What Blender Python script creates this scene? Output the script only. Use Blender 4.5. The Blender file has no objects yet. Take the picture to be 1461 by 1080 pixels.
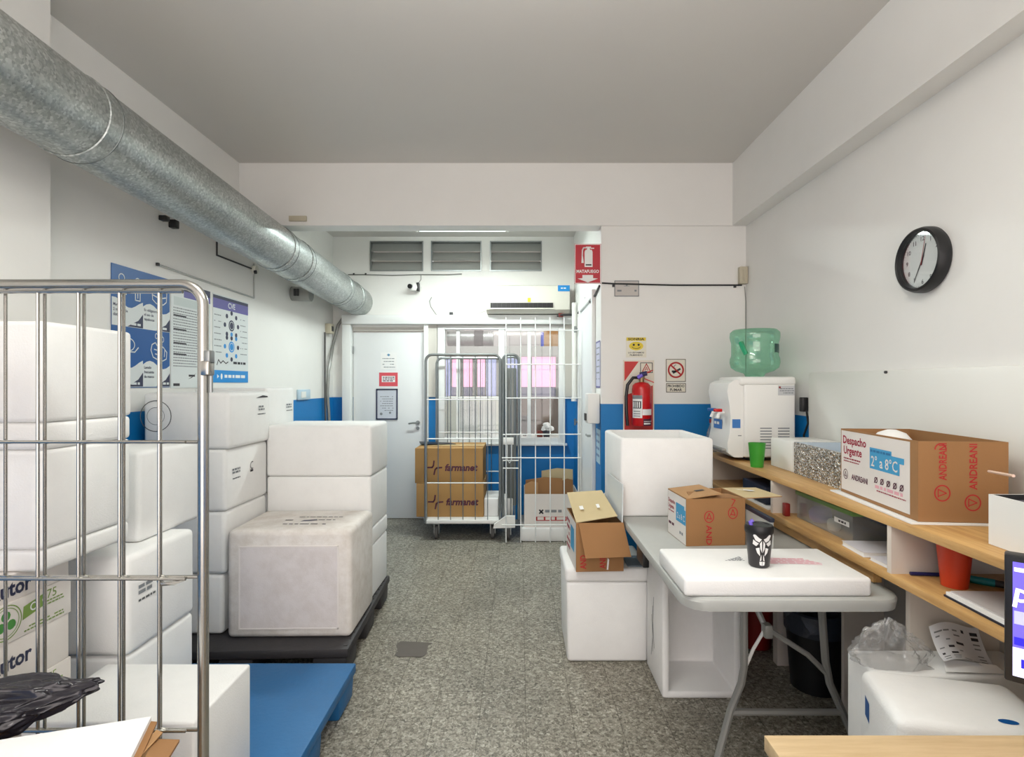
import bpy, bmesh, math, random
from mathutils import Vector, Matrix

rnd = random.Random(11)
scene = bpy.context.scene
COL = scene.collection
F, CX, CY, EH = 780.0, 741.0, 547.0, 1.437      # focal length in pixels, vanishing point, eye height

def X(px, Y): return (px - CX) * Y / F
def Z(py, Y): return EH - (py - CY) * Y / F
def P(px, py, Y): return Vector((X(px, Y), Y, Z(py, Y)))

# ------------------------------------------------------------------ materials
def lin(c):
    out = []
    for v in c:
        v = v / 255.0
        out.append(v / 12.92 if v <= 0.04045 else ((v + 0.055) / 1.055) ** 2.4)
    return tuple(out) + (1.0,)

MATS = {}
def new_mat(name):
    m = bpy.data.materials.new(name)
    m.use_nodes = True
    nt = m.node_tree
    b = nt.nodes['Principled BSDF']
    return m, nt, b

def link(nt, a, b): nt.links.new(a, b)

def plain(name, rgb, rough=0.6, metal=0.0, var=0.0, vscale=8.0, bump=0.0, bscale=60.0, spec=0.5, coat=0.0):
    if name in MATS: return MATS[name]
    m, nt, b = new_mat(name)
    c = lin(rgb)
    b.inputs['Base Color'].default_value = c
    b.inputs['Roughness'].default_value = rough
    b.inputs['Metallic'].default_value = metal
    b.inputs['Specular IOR Level'].default_value = spec
    b.inputs['Coat Weight'].default_value = coat
    tc = nt.nodes.new('ShaderNodeTexCoord')
    if var:
        n = nt.nodes.new('ShaderNodeTexNoise'); n.inputs['Scale'].default_value = vscale; n.inputs['Detail'].default_value = 6
        link(nt, tc.outputs['Object'], n.inputs['Vector'])
        mx = nt.nodes.new('ShaderNodeMix'); mx.data_type = 'RGBA'
        mx.inputs[6].default_value = tuple(max(0, v * (1 - var)) for v in c[:3]) + (1,)
        mx.inputs[7].default_value = tuple(min(1, v * (1 + var)) for v in c[:3]) + (1,)
        link(nt, n.outputs['Fac'], mx.inputs[0]); link(nt, mx.outputs[2], b.inputs['Base Color'])
    if bump:
        n2 = nt.nodes.new('ShaderNodeTexNoise'); n2.inputs['Scale'].default_value = bscale; n2.inputs['Detail'].default_value = 4
        link(nt, tc.outputs['Object'], n2.inputs['Vector'])
        bp = nt.nodes.new('ShaderNodeBump'); bp.inputs['Strength'].default_value = bump; bp.inputs['Distance'].default_value = 0.01
        link(nt, n2.outputs['Fac'], bp.inputs['Height']); link(nt, bp.outputs['Normal'], b.inputs['Normal'])
    MATS[name] = m
    return m

def emit(name, rgb, strength):
    m, nt, b = new_mat(name)
    b.inputs['Base Color'].default_value = lin(rgb)
    b.inputs['Emission Color'].default_value = lin(rgb)
    b.inputs['Emission Strength'].default_value = strength
    MATS[name] = m
    return m

def dado_wall(name, white, blue, h, rough=0.55):
    """white painted plaster with a blue painted band up to height h"""
    m, nt, b = new_mat(name)
    geo = nt.nodes.new('ShaderNodeNewGeometry')
    sx = nt.nodes.new('ShaderNodeSeparateXYZ'); link(nt, geo.outputs['Position'], sx.inputs[0])
    ns = nt.nodes.new('ShaderNodeTexNoise'); ns.inputs['Scale'].default_value = 3.0; ns.inputs['Detail'].default_value = 8
    link(nt, geo.outputs['Position'], ns.inputs['Vector'])
    lt = nt.nodes.new('ShaderNodeMath'); lt.operation = 'LESS_THAN'; lt.inputs[1].default_value = h
    link(nt, sx.outputs['Z'], lt.inputs[0])
    vw = nt.nodes.new('ShaderNodeMix'); vw.data_type = 'RGBA'
    w = lin(white)
    vw.inputs[6].default_value = tuple(v * 0.95 for v in w[:3]) + (1,); vw.inputs[7].default_value = tuple(min(1, v * 1.04) for v in w[:3]) + (1,)
    link(nt, ns.outputs['Fac'], vw.inputs[0])
    mx = nt.nodes.new('ShaderNodeMix'); mx.data_type = 'RGBA'
    link(nt, lt.outputs[0], mx.inputs[0]); link(nt, vw.outputs[2], mx.inputs[6]); mx.inputs[7].default_value = lin(blue)
    link(nt, mx.outputs[2], b.inputs['Base Color'])
    b.inputs['Roughness'].default_value = rough
    n2 = nt.nodes.new('ShaderNodeTexNoise'); n2.inputs['Scale'].default_value = 25; n2.inputs['Detail'].default_value = 5
    link(nt, geo.outputs['Position'], n2.inputs['Vector'])
    bp = nt.nodes.new('ShaderNodeBump'); bp.inputs['Strength'].default_value = 0.08; bp.inputs['Distance'].default_value = 0.01
    link(nt, n2.outputs['Fac'], bp.inputs['Height']); link(nt, bp.outputs['Normal'], b.inputs['Normal'])
    return m

def ramp(nt, stops):
    r = nt.nodes.new('ShaderNodeValToRGB')
    e = r.color_ramp.elements
    while len(e) < len(stops): e.new(0.5)
    for i, (p, c) in enumerate(stops):
        e[i].position = p; e[i].color = lin(c) if not isinstance(c, float) else (c, c, c, 1)
    return r

def terrazzo():
    m, nt, b = new_mat('terrazzo')
    geo = nt.nodes.new('ShaderNodeNewGeometry')
    v1 = nt.nodes.new('ShaderNodeTexVoronoi'); v1.inputs['Scale'].default_value = 85
    v2 = nt.nodes.new('ShaderNodeTexVoronoi'); v2.inputs['Scale'].default_value = 190
    nz = nt.nodes.new('ShaderNodeTexNoise'); nz.inputs['Scale'].default_value = 2.2; nz.inputs['Detail'].default_value = 5
    for n in (v1, v2, nz): link(nt, geo.outputs['Position'], n.inputs['Vector'])
    s1 = nt.nodes.new('ShaderNodeSeparateColor'); link(nt, v1.outputs['Color'], s1.inputs[0])
    r1 = ramp(nt, [(0.0, (66, 60, 50)), (0.25, (104, 98, 86)), (0.5, (142, 137, 124)), (0.72, (162, 157, 143)), (0.92, (182, 177, 163)), (1.0, (218, 213, 200))])
    link(nt, s1.outputs[0], r1.inputs[0])
    s2 = nt.nodes.new('ShaderNodeSeparateColor'); link(nt, v2.outputs['Color'], s2.inputs[0])
    r2 = ramp(nt, [(0.0, (58, 52, 44)), (0.22, (118, 113, 100)), (0.8, (152, 147, 133)), (1.0, (198, 193, 180))])
    link(nt, s2.outputs[1], r2.inputs[0])
    mx = nt.nodes.new('ShaderNodeMix'); mx.data_type = 'RGBA'; mx.inputs[0].default_value = 0.5
    link(nt, r1.outputs[0], mx.inputs[6]); link(nt, r2.outputs[0], mx.inputs[7])
    # broad wear
    rw = ramp(nt, [(0.3, 0.84), (0.7, 1.1)])
    link(nt, nz.outputs['Fac'], rw.inputs[0])
    mu = nt.nodes.new('ShaderNodeMix'); mu.data_type = 'RGBA'; mu.blend_type = 'MULTIPLY'; mu.inputs[0].default_value = 1
    link(nt, mx.outputs[2], mu.inputs[6]); link(nt, rw.outputs[0], mu.inputs[7])
    # 20 cm wide rows of tiles, seams running away from the camera
    sx = nt.nodes.new('ShaderNodeSeparateXYZ'); link(nt, geo.outputs['Position'], sx.inputs[0])
    cb = nt.nodes.new('ShaderNodeCombineXYZ')
    ad = nt.nodes.new('ShaderNodeMath'); ad.operation = 'ADD'; ad.inputs[1].default_value = 10 - 0.028
    link(nt, sx.outputs['X'], ad.inputs[0])
    ay = nt.nodes.new('ShaderNodeMath'); ay.operation = 'ADD'; ay.inputs[1].default_value = 10.05
    link(nt, sx.outputs['Y'], ay.inputs[0])
    link(nt, ay.outputs[0], cb.inputs[0]); link(nt, ad.outputs[0], cb.inputs[1])
    br = nt.nodes.new('ShaderNodeTexBrick'); br.inputs['Scale'].default_value = 1.0
    br.inputs['Brick Width'].default_value = 0.4; br.inputs['Row Height'].default_value = 0.2
    br.inputs['Mortar Size'].default_value = 0.0017; br.inputs['Mortar Smooth'].default_value = 0.3
    br.inputs['Color1'].default_value = (1, 1, 1, 1); br.inputs['Color2'].default_value = (0.9, 0.9, 0.9, 1)
    br.inputs['Mortar'].default_value = (0.45, 0.43, 0.4, 1)
    link(nt, cb.outputs[0], br.inputs['Vector'])
    mu2 = nt.nodes.new('ShaderNodeMix'); mu2.data_type = 'RGBA'; mu2.blend_type = 'MULTIPLY'; mu2.inputs[0].default_value = 1
    link(nt, mu.outputs[2], mu2.inputs[6]); link(nt, br.outputs['Color'], mu2.inputs[7])
    link(nt, mu2.outputs[2], b.inputs['Base Color'])
    b.inputs['Roughness'].default_value = 0.42
    b.inputs['Specular IOR Level'].default_value = 0.4
    return m

def wood(name, base, dark, axis='Y', rough=0.45, scale=1.0):
    m, nt, b = new_mat(name)
    tc = nt.nodes.new('ShaderNodeTexCoord')
    mp = nt.nodes.new('ShaderNodeMapping')
    s = {'X': (1.2, 14, 14), 'Y': (14, 1.2, 14), 'Z': (14, 14, 1.2)}[axis]
    mp.inputs['Scale'].default_value = tuple(v * scale for v in s)
    link(nt, tc.outputs['Object'], mp.inputs['Vector'])
    n = nt.nodes.new('ShaderNodeTexNoise'); n.inputs['Scale'].default_value = 2.2; n.inputs['Detail'].default_value = 9; n.inputs['Roughness'].default_value = 0.65
    link(nt, mp.outputs[0], n.inputs['Vector'])
    r = ramp(nt, [(0.3, dark), (0.62, base)])
    link(nt, n.outputs['Fac'], r.inputs[0]); link(nt, r.outputs[0], b.inputs['Base Color'])
    b.inputs['Roughness'].default_value = rough
    return m

def foam(name, rgb, dirt=0.0):
    m, nt, b = new_mat(name)
    tc = nt.nodes.new('ShaderNodeTexCoord')
    v = nt.nodes.new('ShaderNodeTexVoronoi'); v.inputs['Scale'].default_value = 190
    link(nt, tc.outputs['Object'], v.inputs['Vector'])
    bp = nt.nodes.new('ShaderNodeBump'); bp.inputs['Strength'].default_value = 0.12; bp.inputs['Distance'].default_value = 0.003; bp.invert = True
    link(nt, v.outputs['Distance'], bp.inputs['Height']); link(nt, bp.outputs['Normal'], b.inputs['Normal'])
    n = nt.nodes.new('ShaderNodeTexNoise'); n.inputs['Scale'].default_value = 9; n.inputs['Detail'].default_value = 10; n.inputs['Roughness'].default_value = 0.7
    link(nt, tc.outputs['Object'], n.inputs['Vector'])
    c = lin(rgb)
    lo = tuple(x * (0.97 - dirt) for x in c[:3]) if not dirt else (c[0] * (1 - dirt), c[1] * (1 - dirt * 1.15), c[2] * (1 - dirt * 1.35))
    r = nt.nodes.new('ShaderNodeValToRGB')
    r.color_ramp.elements[0].position = 0.36; r.color_ramp.elements[0].color = lo + (1,)
    r.color_ramp.elements[1].position = 0.58; r.color_ramp.elements[1].color = c
    link(nt, n.outputs['Fac'], r.inputs[0]); link(nt, r.outputs[0], b.inputs['Base Color'])
    b.inputs['Roughness'].default_value = 0.62
    b.inputs['Specular IOR Level'].default_value = 0.3
    return m

def galvanised():
    m, nt, b = new_mat('galvanised')
    tc = nt.nodes.new('ShaderNodeTexCoord')
    v = nt.nodes.new('ShaderNodeTexVoronoi'); v.inputs['Scale'].default_value = 120
    n = nt.nodes.new('ShaderNodeTexNoise'); n.inputs['Scale'].default_value = 5; n.inputs['Detail'].default_value = 7
    link(nt, tc.outputs['Object'], v.inputs['Vector']); link(nt, tc.outputs['Object'], n.inputs['Vector'])
    s = nt.nodes.new('ShaderNodeSeparateColor'); link(nt, v.outputs['Color'], s.inputs[0])
    r = ramp(nt, [(0.0, (132, 137, 135)), (0.6, (178, 183, 181)), (1.0, (222, 226, 224))])
    mx = nt.nodes.new('ShaderNodeMix'); mx.inputs[0].default_value = 0.5
    link(nt, s.outputs[0], mx.inputs[2]); link(nt, n.outputs['Fac'], mx.inputs[3])
    link(nt, mx.outputs[0], r.inputs[0]); link(nt, r.outputs[0], b.inputs['Base Color'])
    rr = ramp(nt, [(0.0, 0.28), (1.0, 0.52)])
    link(nt, s.outputs[1], rr.inputs[0]); link(nt, rr.outputs[0], b.inputs['Roughness'])
    b.inputs['Metallic'].default_value = 0.85
    return m

def clear(name, tint, gloss=0.12, rough=0.05, milk=0.0, milk_rgb=(230, 230, 230), fres=0.55):
    """thin clear sheet: tinted see-through, a glossy skin, and a little milkiness"""
    m = bpy.data.materials.new(name); m.use_nodes = True
    nt = m.node_tree; nt.nodes.clear()
    out = nt.nodes.new('ShaderNodeOutputMaterial')
    t = nt.nodes.new('ShaderNodeBsdfTransparent'); t.inputs[0].default_value = tint + (1,)
    g = nt.nodes.new('ShaderNodeBsdfGlossy'); g.inputs['Roughness'].default_value = rough
    lw = nt.nodes.new('ShaderNodeLayerWeight'); lw.inputs[0].default_value = 0.35
    ma = nt.nodes.new('ShaderNodeMath'); ma.operation = 'MULTIPLY_ADD'; ma.inputs[1].default_value = fres; ma.inputs[2].default_value = gloss * 0.4
    link(nt, lw.outputs['Fresnel'], ma.inputs[0])
    base = t.outputs[0]
    if milk:
        d = nt.nodes.new('ShaderNodeBsdfDiffuse'); d.inputs[0].default_value = lin(milk_rgb)
        m1 = nt.nodes.new('ShaderNodeMixShader'); m1.inputs[0].default_value = milk
        link(nt, t.outputs[0], m1.inputs[1]); link(nt, d.outputs[0], m1.inputs[2]); base = m1.outputs[0]
    mx = nt.nodes.new('ShaderNodeMixShader')
    link(nt, ma.outputs[0], mx.inputs[0]); link(nt, base, mx.inputs[1]); link(nt, g.outputs[0], mx.inputs[2])
    link(nt, mx.outputs[0], out.inputs[0])
    return m

def crumple(name, rgb, rough, metal=0.0, scale=18, strength=1.0, dist=0.02, painted_glints=False):
    m, nt, b = new_mat(name)
    b.inputs['Base Color'].default_value = lin(rgb); b.inputs['Roughness'].default_value = rough; b.inputs['Metallic'].default_value = metal
    tc = nt.nodes.new('ShaderNodeTexCoord')
    v = nt.nodes.new('ShaderNodeTexVoronoi'); v.inputs['Scale'].default_value = scale; v.feature = 'F1'
    n = nt.nodes.new('ShaderNodeTexNoise'); n.inputs['Scale'].default_value = scale * 0.6; n.inputs['Detail'].default_value = 5
    link(nt, tc.outputs['Object'], n.inputs['Vector'])
    ad = nt.nodes.new('ShaderNodeVectorMath'); ad.operation = 'MULTIPLY_ADD'; ad.inputs[1].default_value = (1.2 / scale,) * 3
    link(nt, n.outputs['Color'], ad.inputs[0]); link(nt, tc.outputs['Object'], ad.inputs[2]); link(nt, ad.outputs[0], v.inputs['Vector'])
    bp = nt.nodes.new('ShaderNodeBump'); bp.inputs['Strength'].default_value = strength; bp.inputs['Distance'].default_value = dist
    link(nt, v.outputs['Distance'], bp.inputs['Height']); link(nt, bp.outputs['Normal'], b.inputs['Normal'])
    if painted_glints:  # cell greys put the glints of crinkled foil into the base colour
        sc_ = nt.nodes.new('ShaderNodeSeparateColor'); link(nt, v.outputs['Color'], sc_.inputs[0])
        r = ramp(nt, [(0.0, (120, 120, 120)), (0.6, (188, 188, 186)), (0.9, (240, 240, 238))]); link(nt, sc_.outputs[0], r.inputs[0]); link(nt, r.outputs[0], b.inputs['Base Color'])
    return m

WALL_W, DADO_BLUE = (234, 233, 229), (0, 118, 186)
mt_wall = dado_wall('painted_wall_with_blue_dado', WALL_W, DADO_BLUE, 1.292)
mt_wall_r = dado_wall('painted_right_wall', WALL_W, DADO_BLUE, 1.255)
mt_plain_wall = dado_wall('painted_beam', WALL_W, WALL_W, -5)
mt_ceil = plain('ceiling_paint', (214, 211, 206), 0.8, var=0.02, vscale=2, bump=0.05, bscale=20)
mt_floor = terrazzo()
mt_trim = plain('white_gloss_paint', (232, 234, 232), 0.35)
mt_door = plain('white_door_paint', (226, 228, 228), 0.4, var=0.01)
mt_jamb = plain('grey_beige_jamb', (196, 192, 184), 0.5)
mt_foam = foam('white_foam', (238, 238, 236))
mt_foam_old = foam('worn_foam', (232, 227, 222), 0.16)
mt_foam_print = plain('foam_stamp_ink', (92, 94, 96), 0.7)
mt_galv = galvanised()
mt_galv_d = plain('duct_seam_metal', (120, 125, 124), 0.4, 0.85)
mt_chrome = plain('zinc_plated_tube', (178, 176, 170), 0.24, 0.9, var=0.08, vscale=20)
mt_zinc = plain('dull_zinc', (150, 154, 154), 0.38, 0.85)
mt_white_wire = plain('white_coated_wire', (232, 234, 232), 0.35)
mt_black = plain('black_plastic', (22, 22, 24), 0.4)
mt_dark = plain('dark_grey_plastic', (48, 48, 50), 0.5)
mt_rubber = plain('grey_rubber', (90, 88, 86), 0.7)
mt_pallet_k = plain('black_pallet_plastic', (52, 50, 52), 0.6, var=0.15, vscale=14, bump=0.15, bscale=60)
mt_pallet_b = plain('blue_pallet_plastic', (22, 100, 156), 0.5, var=0.1, vscale=10, bump=0.12, bscale=50)
mt_card = plain('cardboard', (176, 136, 92), 0.8, var=0.06, vscale=9, bump=0.04, bscale=120)
mt_card_b = plain('brown_cardboard', (154, 112, 70), 0.8, var=0.06, vscale=9, bump=0.04, bscale=120)
mt_card_l = plain('pale_cardboard', (203, 184, 142), 0.8, var=0.05, vscale=9)
mt_card_w = plain('white_printed_board', (224, 218, 212), 0.6, var=0.02)
mt_card_y = plain('ochre_cardboard', (172, 132, 78), 0.75, var=0.05, vscale=9)
mt_paper = plain('white_paper', (236, 236, 234), 0.7)
mt_ink = plain('dark_ink', (52, 50, 56), 0.7)
mt_ink_g = plain('grey_ink', (130, 134, 138), 0.7)
mt_ink_p = plain('plum_ink', (84, 34, 58), 0.7)
mt_red_ink = plain('red_ink', (176, 40, 40), 0.7)
mt_crimson = plain('crimson_ink', (158, 30, 58), 0.7)
mt_pink_ink = plain('faded_pink_ink', (226, 168, 178), 0.7)
mt_cyan = plain('cyan_print', (62, 154, 200), 0.6)
mt_red_sign = plain('red_sign_enamel', (186, 22, 42), 0.4)
mt_red_pale = plain('coral_red_print', (214, 82, 92), 0.55)
mt_red = plain('fire_red_gloss', (196, 20, 24), 0.22)
mt_red_dark = plain('dark_red_plastic', (128, 22, 18), 0.4)
mt_yellow = plain('yellow_print', (226, 200, 50), 0.5)
mt_poster_b = plain('poster_blue', (8, 84, 152), 0.35)
mt_poster_n = plain('poster_navy', (34, 40, 72), 0.4)
mt_poster_v = plain('poster_violet', (92, 88, 156), 0.4)
mt_poster_sky = plain('poster_sky_blue', (20, 140, 214), 0.4)
mt_poster_g = plain('poster_pale_grey', (214, 220, 220), 0.4)
mt_beige = plain('beige_plastic', (190, 182, 160), 0.5)
mt_grey_p = plain('grey_table_plastic', (176, 178, 174), 0.5, var=0.04, vscale=30, bump=0.03, bscale=200)
mt_grey_m = plain('grey_painted_steel', (142, 142, 138), 0.4, 0.3)
mt_counter = wood('pine_counter_wood', (206, 166, 108), (170, 124, 70))
mt_counter_side = plain('pale_board', (214, 204, 192), 0.6, var=0.03)
mt_desk = wood('light_desk_wood', (208, 182, 142), (182, 152, 110), axis='X')
mt_white_p = plain('white_plastic', (232, 232, 228), 0.35)
mt_offwhite = plain('warm_white_plastic', (222, 220, 208), 0.4)
mt_green = plain('green_plastic', (54, 148, 40), 0.4)
mt_green_lid = plain('green_lid_plastic', (104, 142, 72), 0.45)
mt_orange = plain('orange_red_plastic', (206, 62, 28), 0.35)
mt_teal = plain('teal_plastic', (18, 132, 138), 0.4)
mt_pen = plain('navy_plastic', (28, 34, 86), 0.4)
mt_purple = plain('purple_plastic', (116, 96, 206), 0.4)
mt_navy = plain('dark_navy', (22, 30, 50), 0.5)
mt_foil = crumple('silver_foil', (206, 206, 204), 0.22, 0.9, 110, 1.0, 0.012, True)
mt_bag = plain('black_bag_film', (42, 40, 45), 0.16, bump=0.12, bscale=18)
mt_bin = crumple('dark_bin_liner', (52, 56, 66), 0.32, 0.0, 12, 0.7, 0.02)
mt_clear = clear('window_glass', (0.93, 0.96, 0.96), 0.08)
mt_louvre = plain('frosted_grey_glass', (158, 160, 156), 0.2)
mt_bottle = clear('green_bottle_plastic', (0.66, 0.92, 0.79), 0.2, 0.05, 0.10, (130, 215, 170), 0.4)
mt_tub = clear('clear_tub_plastic', (0.93, 0.94, 0.93), 0.15, 0.1, 0.16, (220, 220, 218), 0.3)
mt_film = clear('clear_bag_film', (0.95, 0.95, 0.95), 0.12, 0.15, 0.10, (235, 235, 235), 0.22)
mt_lens = clear('clock_glass', (0.97, 0.98, 0.98), 0.05, 0.03, fres=0.12)
mt_patch = plain('grey_cement_patch', (96, 90, 84), 0.7, var=0.08, vscale=20)
mt_pale_blue = plain('pale_blue_plastic', (186, 208, 222), 0.4)
mt_lcd = emit('purple_screen', (96, 84, 206), 0.9)
mt_lcd_w = emit('pale_screen_text', (214, 214, 255), 0.9)
mt_lcd_d = emit('deep_blue_screen', (30, 20, 180), 0.9)
mt_pink_glow = emit('pink_lit_pane', (246, 176, 206), 0.72)
mt_lilac_glow = emit('lilac_lit_pane', (176, 178, 214), 0.5)
mt_wood_dark = plain('dark_brown_wood', (92, 74, 62), 0.5, var=0.1)

# ------------------------------------------------------------------ mesh builder (world coordinates)
class MB:
    def __init__(s, T=None):
        s.bm = bmesh.new(); s.mats = []; s.T = T or Matrix.Identity(4)
    def mi(s, m):
        if m not in s.mats: s.mats.append(m)
        return s.mats.index(m)
    def add(s, verts, faces, m):
        i = s.mi(m)
        vs = [s.bm.verts.new(s.T @ Vector(v)) for v in verts]
        for f in faces:
            try:
                fc = s.bm.faces.new([vs[k] for k in f]); fc.material_index = i; fc.smooth = True
            except ValueError: pass
    def absorb(s, tb, m):
        tb.verts.ensure_lookup_table(); tb.verts.index_update()
        s.add([v.co.copy() for v in tb.verts], [[v.index for v in f.verts] for f in tb.faces], m)
        tb.free()
    def box(s, x0, x1, y0, y1, z0, z1, m, bev=0.0, seg=2, top=(1, 1)):
        tb = bmesh.new()
        cx, cy = (x0 + x1) / 2, (y0 + y1) / 2
        def vv(x, y, z):
            if z == z1: x, y = cx + (x - cx) * top[0], cy + (y - cy) * top[1]
            return tb.verts.new((x, y, z))
        v = [vv(x, y, z) for z in (z0, z1) for y in (y0, y1) for x in (x0, x1)]
        for f in ((0, 2, 3, 1), (4, 5, 7, 6), (0, 1, 5, 4), (2, 6, 7, 3), (0, 4, 6, 2), (1, 3, 7, 5)):
            tb.faces.new([v[k] for k in f])
        if bev:
            bmesh.ops.bevel(tb, geom=list(tb.edges), offset=bev, segments=seg, profile=0.5, affect='EDGES')
        s.absorb(tb, m); return s
    def open_box(s, x0, x1, y0, y1, z0, z1, t, m, floor_t=None, bev=0.0, inner=None):
        """box open at the top with walls t thick"""
        ft = floor_t or t
        inner = inner or m
        o = [(x0, y0), (x1, y0), (x1, y1), (x0, y1)]
        n = [(x0 + t, y0 + t), (x1 - t, y0 + t), (x1 - t, y1 - t), (x0 + t, y1 - t)]
        tb = bmesh.new()
        vs = [tb.verts.new((a, b, z0)) for a, b in o] + [tb.verts.new((a, b, z1)) for a, b in o] + \
             [tb.verts.new((a, b, z1)) for a, b in n] + [tb.verts.new((a, b, z0 + ft)) for a, b in n]
        fs = [(3, 2, 1, 0)]
        for k in range(4):
            j = (k + 1) % 4
            fs += [(k, j, 4 + j, 4 + k), (4 + k, 4 + j, 8 + j, 8 + k)]
            if inner is m: fs.append((8 + k, 8 + j, 12 + j, 12 + k))
        if inner is m: fs.append((12, 13, 14, 15))
        for f in fs: tb.faces.new([vs[k] for k in f])
        if bev:
            es = [e for e in tb.edges if not e.is_boundary]
            bmesh.ops.bevel(tb, geom=es, offset=bev, segments=2, profile=0.5, affect='EDGES')
        s.absorb(tb, m)
        if inner is not m:
            V = [(a, b, z1) for a, b in n] + [(a, b, z0 + ft) for a, b in n]
            s.add(V, [(k, (k + 1) % 4, 4 + (k + 1) % 4, 4 + k) for k in range(4)] + [(4, 5, 6, 7)], inner)
        return s
    def slab(s, pts, t, m, m2=None):
        """a thin sheet through pts, t thick against its normal"""
        p = [Vector(q) for q in pts]
        nrm = (p[1] - p[0]).cross(p[-1] - p[0]).normalized() * t
        n = len(p)
        s.add(p, [tuple(range(n))], m)
        V = p + [q - nrm for q in p]
        s.add(V, [tuple(reversed(range(n, 2 * n)))] + [(k, n + k, n + (k + 1) % n, (k + 1) % n) for k in range(n)], m2 or m)
        return s
    def ring_pts(s, c, d, r, n, ref=None):
        d = d.normalized()
        ref = ref if ref is not None else (Vector((0, 0, 1)) if abs(d.z) < 0.9 else Vector((1, 0, 0)))
        u = ref.cross(d).normalized(); w = d.cross(u)
        return [c + (u * math.cos(2 * math.pi * k / n) + w * math.sin(2 * math.pi * k / n)) * r for k in range(n)]
    def cyl(s, p0, p1, r, m, r2=None, n=16, cap=True):
        p0, p1 = Vector(p0), Vector(p1); d = p1 - p0
        a = s.ring_pts(p0, d, r, n); b = s.ring_pts(p1, d, r if r2 is None else r2, n)
        fs = [(k, (k + 1) % n, n + (k + 1) % n, n + k) for k in range(n)]
        s.add(a + b, fs, m)
        if cap:
            s.add(a, [tuple(reversed(range(n)))], m); s.add(b, [tuple(range(n))], m)
        return s
    def tube(s, pts, r, m, n=8, closed=False):
        p = [Vector(q) for q in pts]; N = len(p)
        rings = []; u = None
        for i in range(N):
            if closed: d = p[(i + 1) % N] - p[i - 1]
            else: d = p[min(i + 1, N - 1)] - p[max(i - 1, 0)]
            d = d.normalized()
            if u is None:
                ref = Vector((0, 0, 1)) if abs(d.z) < 0.9 else Vector((1, 0, 0))
                u = ref.cross(d).normalized()
            else:
                u = (u - d * u.dot(d)).normalized()
            w = d.cross(u)
            rings.append([p[i] + (u * math.cos(2 * math.pi * k / n) + w * math.sin(2 * math.pi * k / n)) * r for k in range(n)])
        V = [v for rg in rings for v in rg]
        fs = []
        for i in range(N if closed else N - 1):
            j = (i + 1) % N
            for k in range(n):
                fs.append((i * n + k, i * n + (k + 1) % n, j * n + (k + 1) % n, j * n + k))
        if not closed:
            fs.append(tuple(reversed(range(n)))); fs.append(tuple((N - 1) * n + k for k in range(n)))
        s.add(V, fs, m); return s
    def lathe(s, prof, c, m, n=32, axis=None, capb=True, capt=True):
        """prof: (radius, height) pairs about a vertical axis through c"""
        V = []; c = Vector(c)
        for r, h in prof:
            for k in range(n):
                a = 2 * math.pi * k / n
                V.append(c + Vector((r * math.cos(a), r * math.sin(a), h)))
        fs = []
        for i in range(len(prof) - 1):
            for k in range(n):
                fs.append((i * n + k, i * n + (k + 1) % n, (i + 1) * n + (k + 1) % n, (i + 1) * n + k))
        if capb: fs.append(tuple(reversed(range(n))))
        if capt: fs.append(tuple((len(prof) - 1) * n + k for k in range(n)))
        s.add(V, fs, m); return s
    def prism(s, poly, d, m):
        """poly: 3-D outline, extruded along vector d"""
        p = [Vector(q) for q in poly]; d = Vector(d); n = len(p)
        V = p + [q + d for q in p]
        s.add(V, [tuple(range(n)), tuple(reversed(range(n, 2 * n)))] + [(k, n + k, n + (k + 1) % n, (k + 1) % n) for k in range(n)], m)
        return s
    def build(s, name, parent=None, sharp=35):
        bmesh.ops.recalc_face_normals(s.bm, faces=list(s.bm.faces)) if getattr(s, 'recalc', True) else None
        me = bpy.data.meshes.new(name)
        if parent is not None: base = Vector(parent['_base'])
        else:
            lo = Vector((1e9,) * 3); hi = -lo
            for v in s.bm.verts:
                for k in range(3): lo[k] = min(lo[k], v.co[k]); hi[k] = max(hi[k], v.co[k])
            base = Vector(((lo.x + hi.x) / 2, (lo.y + hi.y) / 2, lo.z))
        for v in s.bm.verts: v.co -= base
        s.bm.to_mesh(me); s.bm.free()
        for m in s.mats: me.materials.append(m)
        try: me.set_sharp_from_angle(angle=math.radians(sharp))
        except Exception: pass
        o = bpy.data.objects.new(name, me); COL.objects.link(o)
        if parent is not None: o.parent = parent
        else: o.location = base
        o['_base'] = tuple(base)
        return o

def tag(o, label, cat, group=None, kind=None):
    o['label'] = label; o['category'] = cat
    if group: o['group'] = group
    if kind: o['kind'] = kind
    return o
def thing(name, label, cat, loc, group=None):
    o = bpy.data.objects.new(name, None); COL.objects.link(o)
    o.empty_display_size = 0.1; o.location = loc; o['_base'] = tuple(loc)
    return tag(o, label, cat, group)
def struct(o, label=None, cat=None):
    o['kind'] = 'structure'
    if label: o['label'] = label
    if cat: o['category'] = cat
    return o

_TXT = {}
def text_geo(txt, bold=0.0):
    key = (txt, bold)
    if key not in _TXT:
        cu = bpy.data.curves.new('lettering', 'FONT'); cu.body = txt; cu.size = 1.0; cu.resolution_u = 2; cu.offset = bold
        ob = bpy.data.objects.new('lettering', cu)
        me = ob.to_mesh()
        V = [v.co.copy() for v in me.vertices]; Fc = [tuple(p.vertices) for p in me.polygons]
        ob.to_mesh_clear(); bpy.data.objects.remove(ob); bpy.data.curves.remove(cu)
        xs = [v.x for v in V] or [0]; ys = [v.y for v in V] or [0]
        _TXT[key] = (V, Fc, min(xs), max(xs), min(ys), max(ys))
    return _TXT[key]

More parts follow.
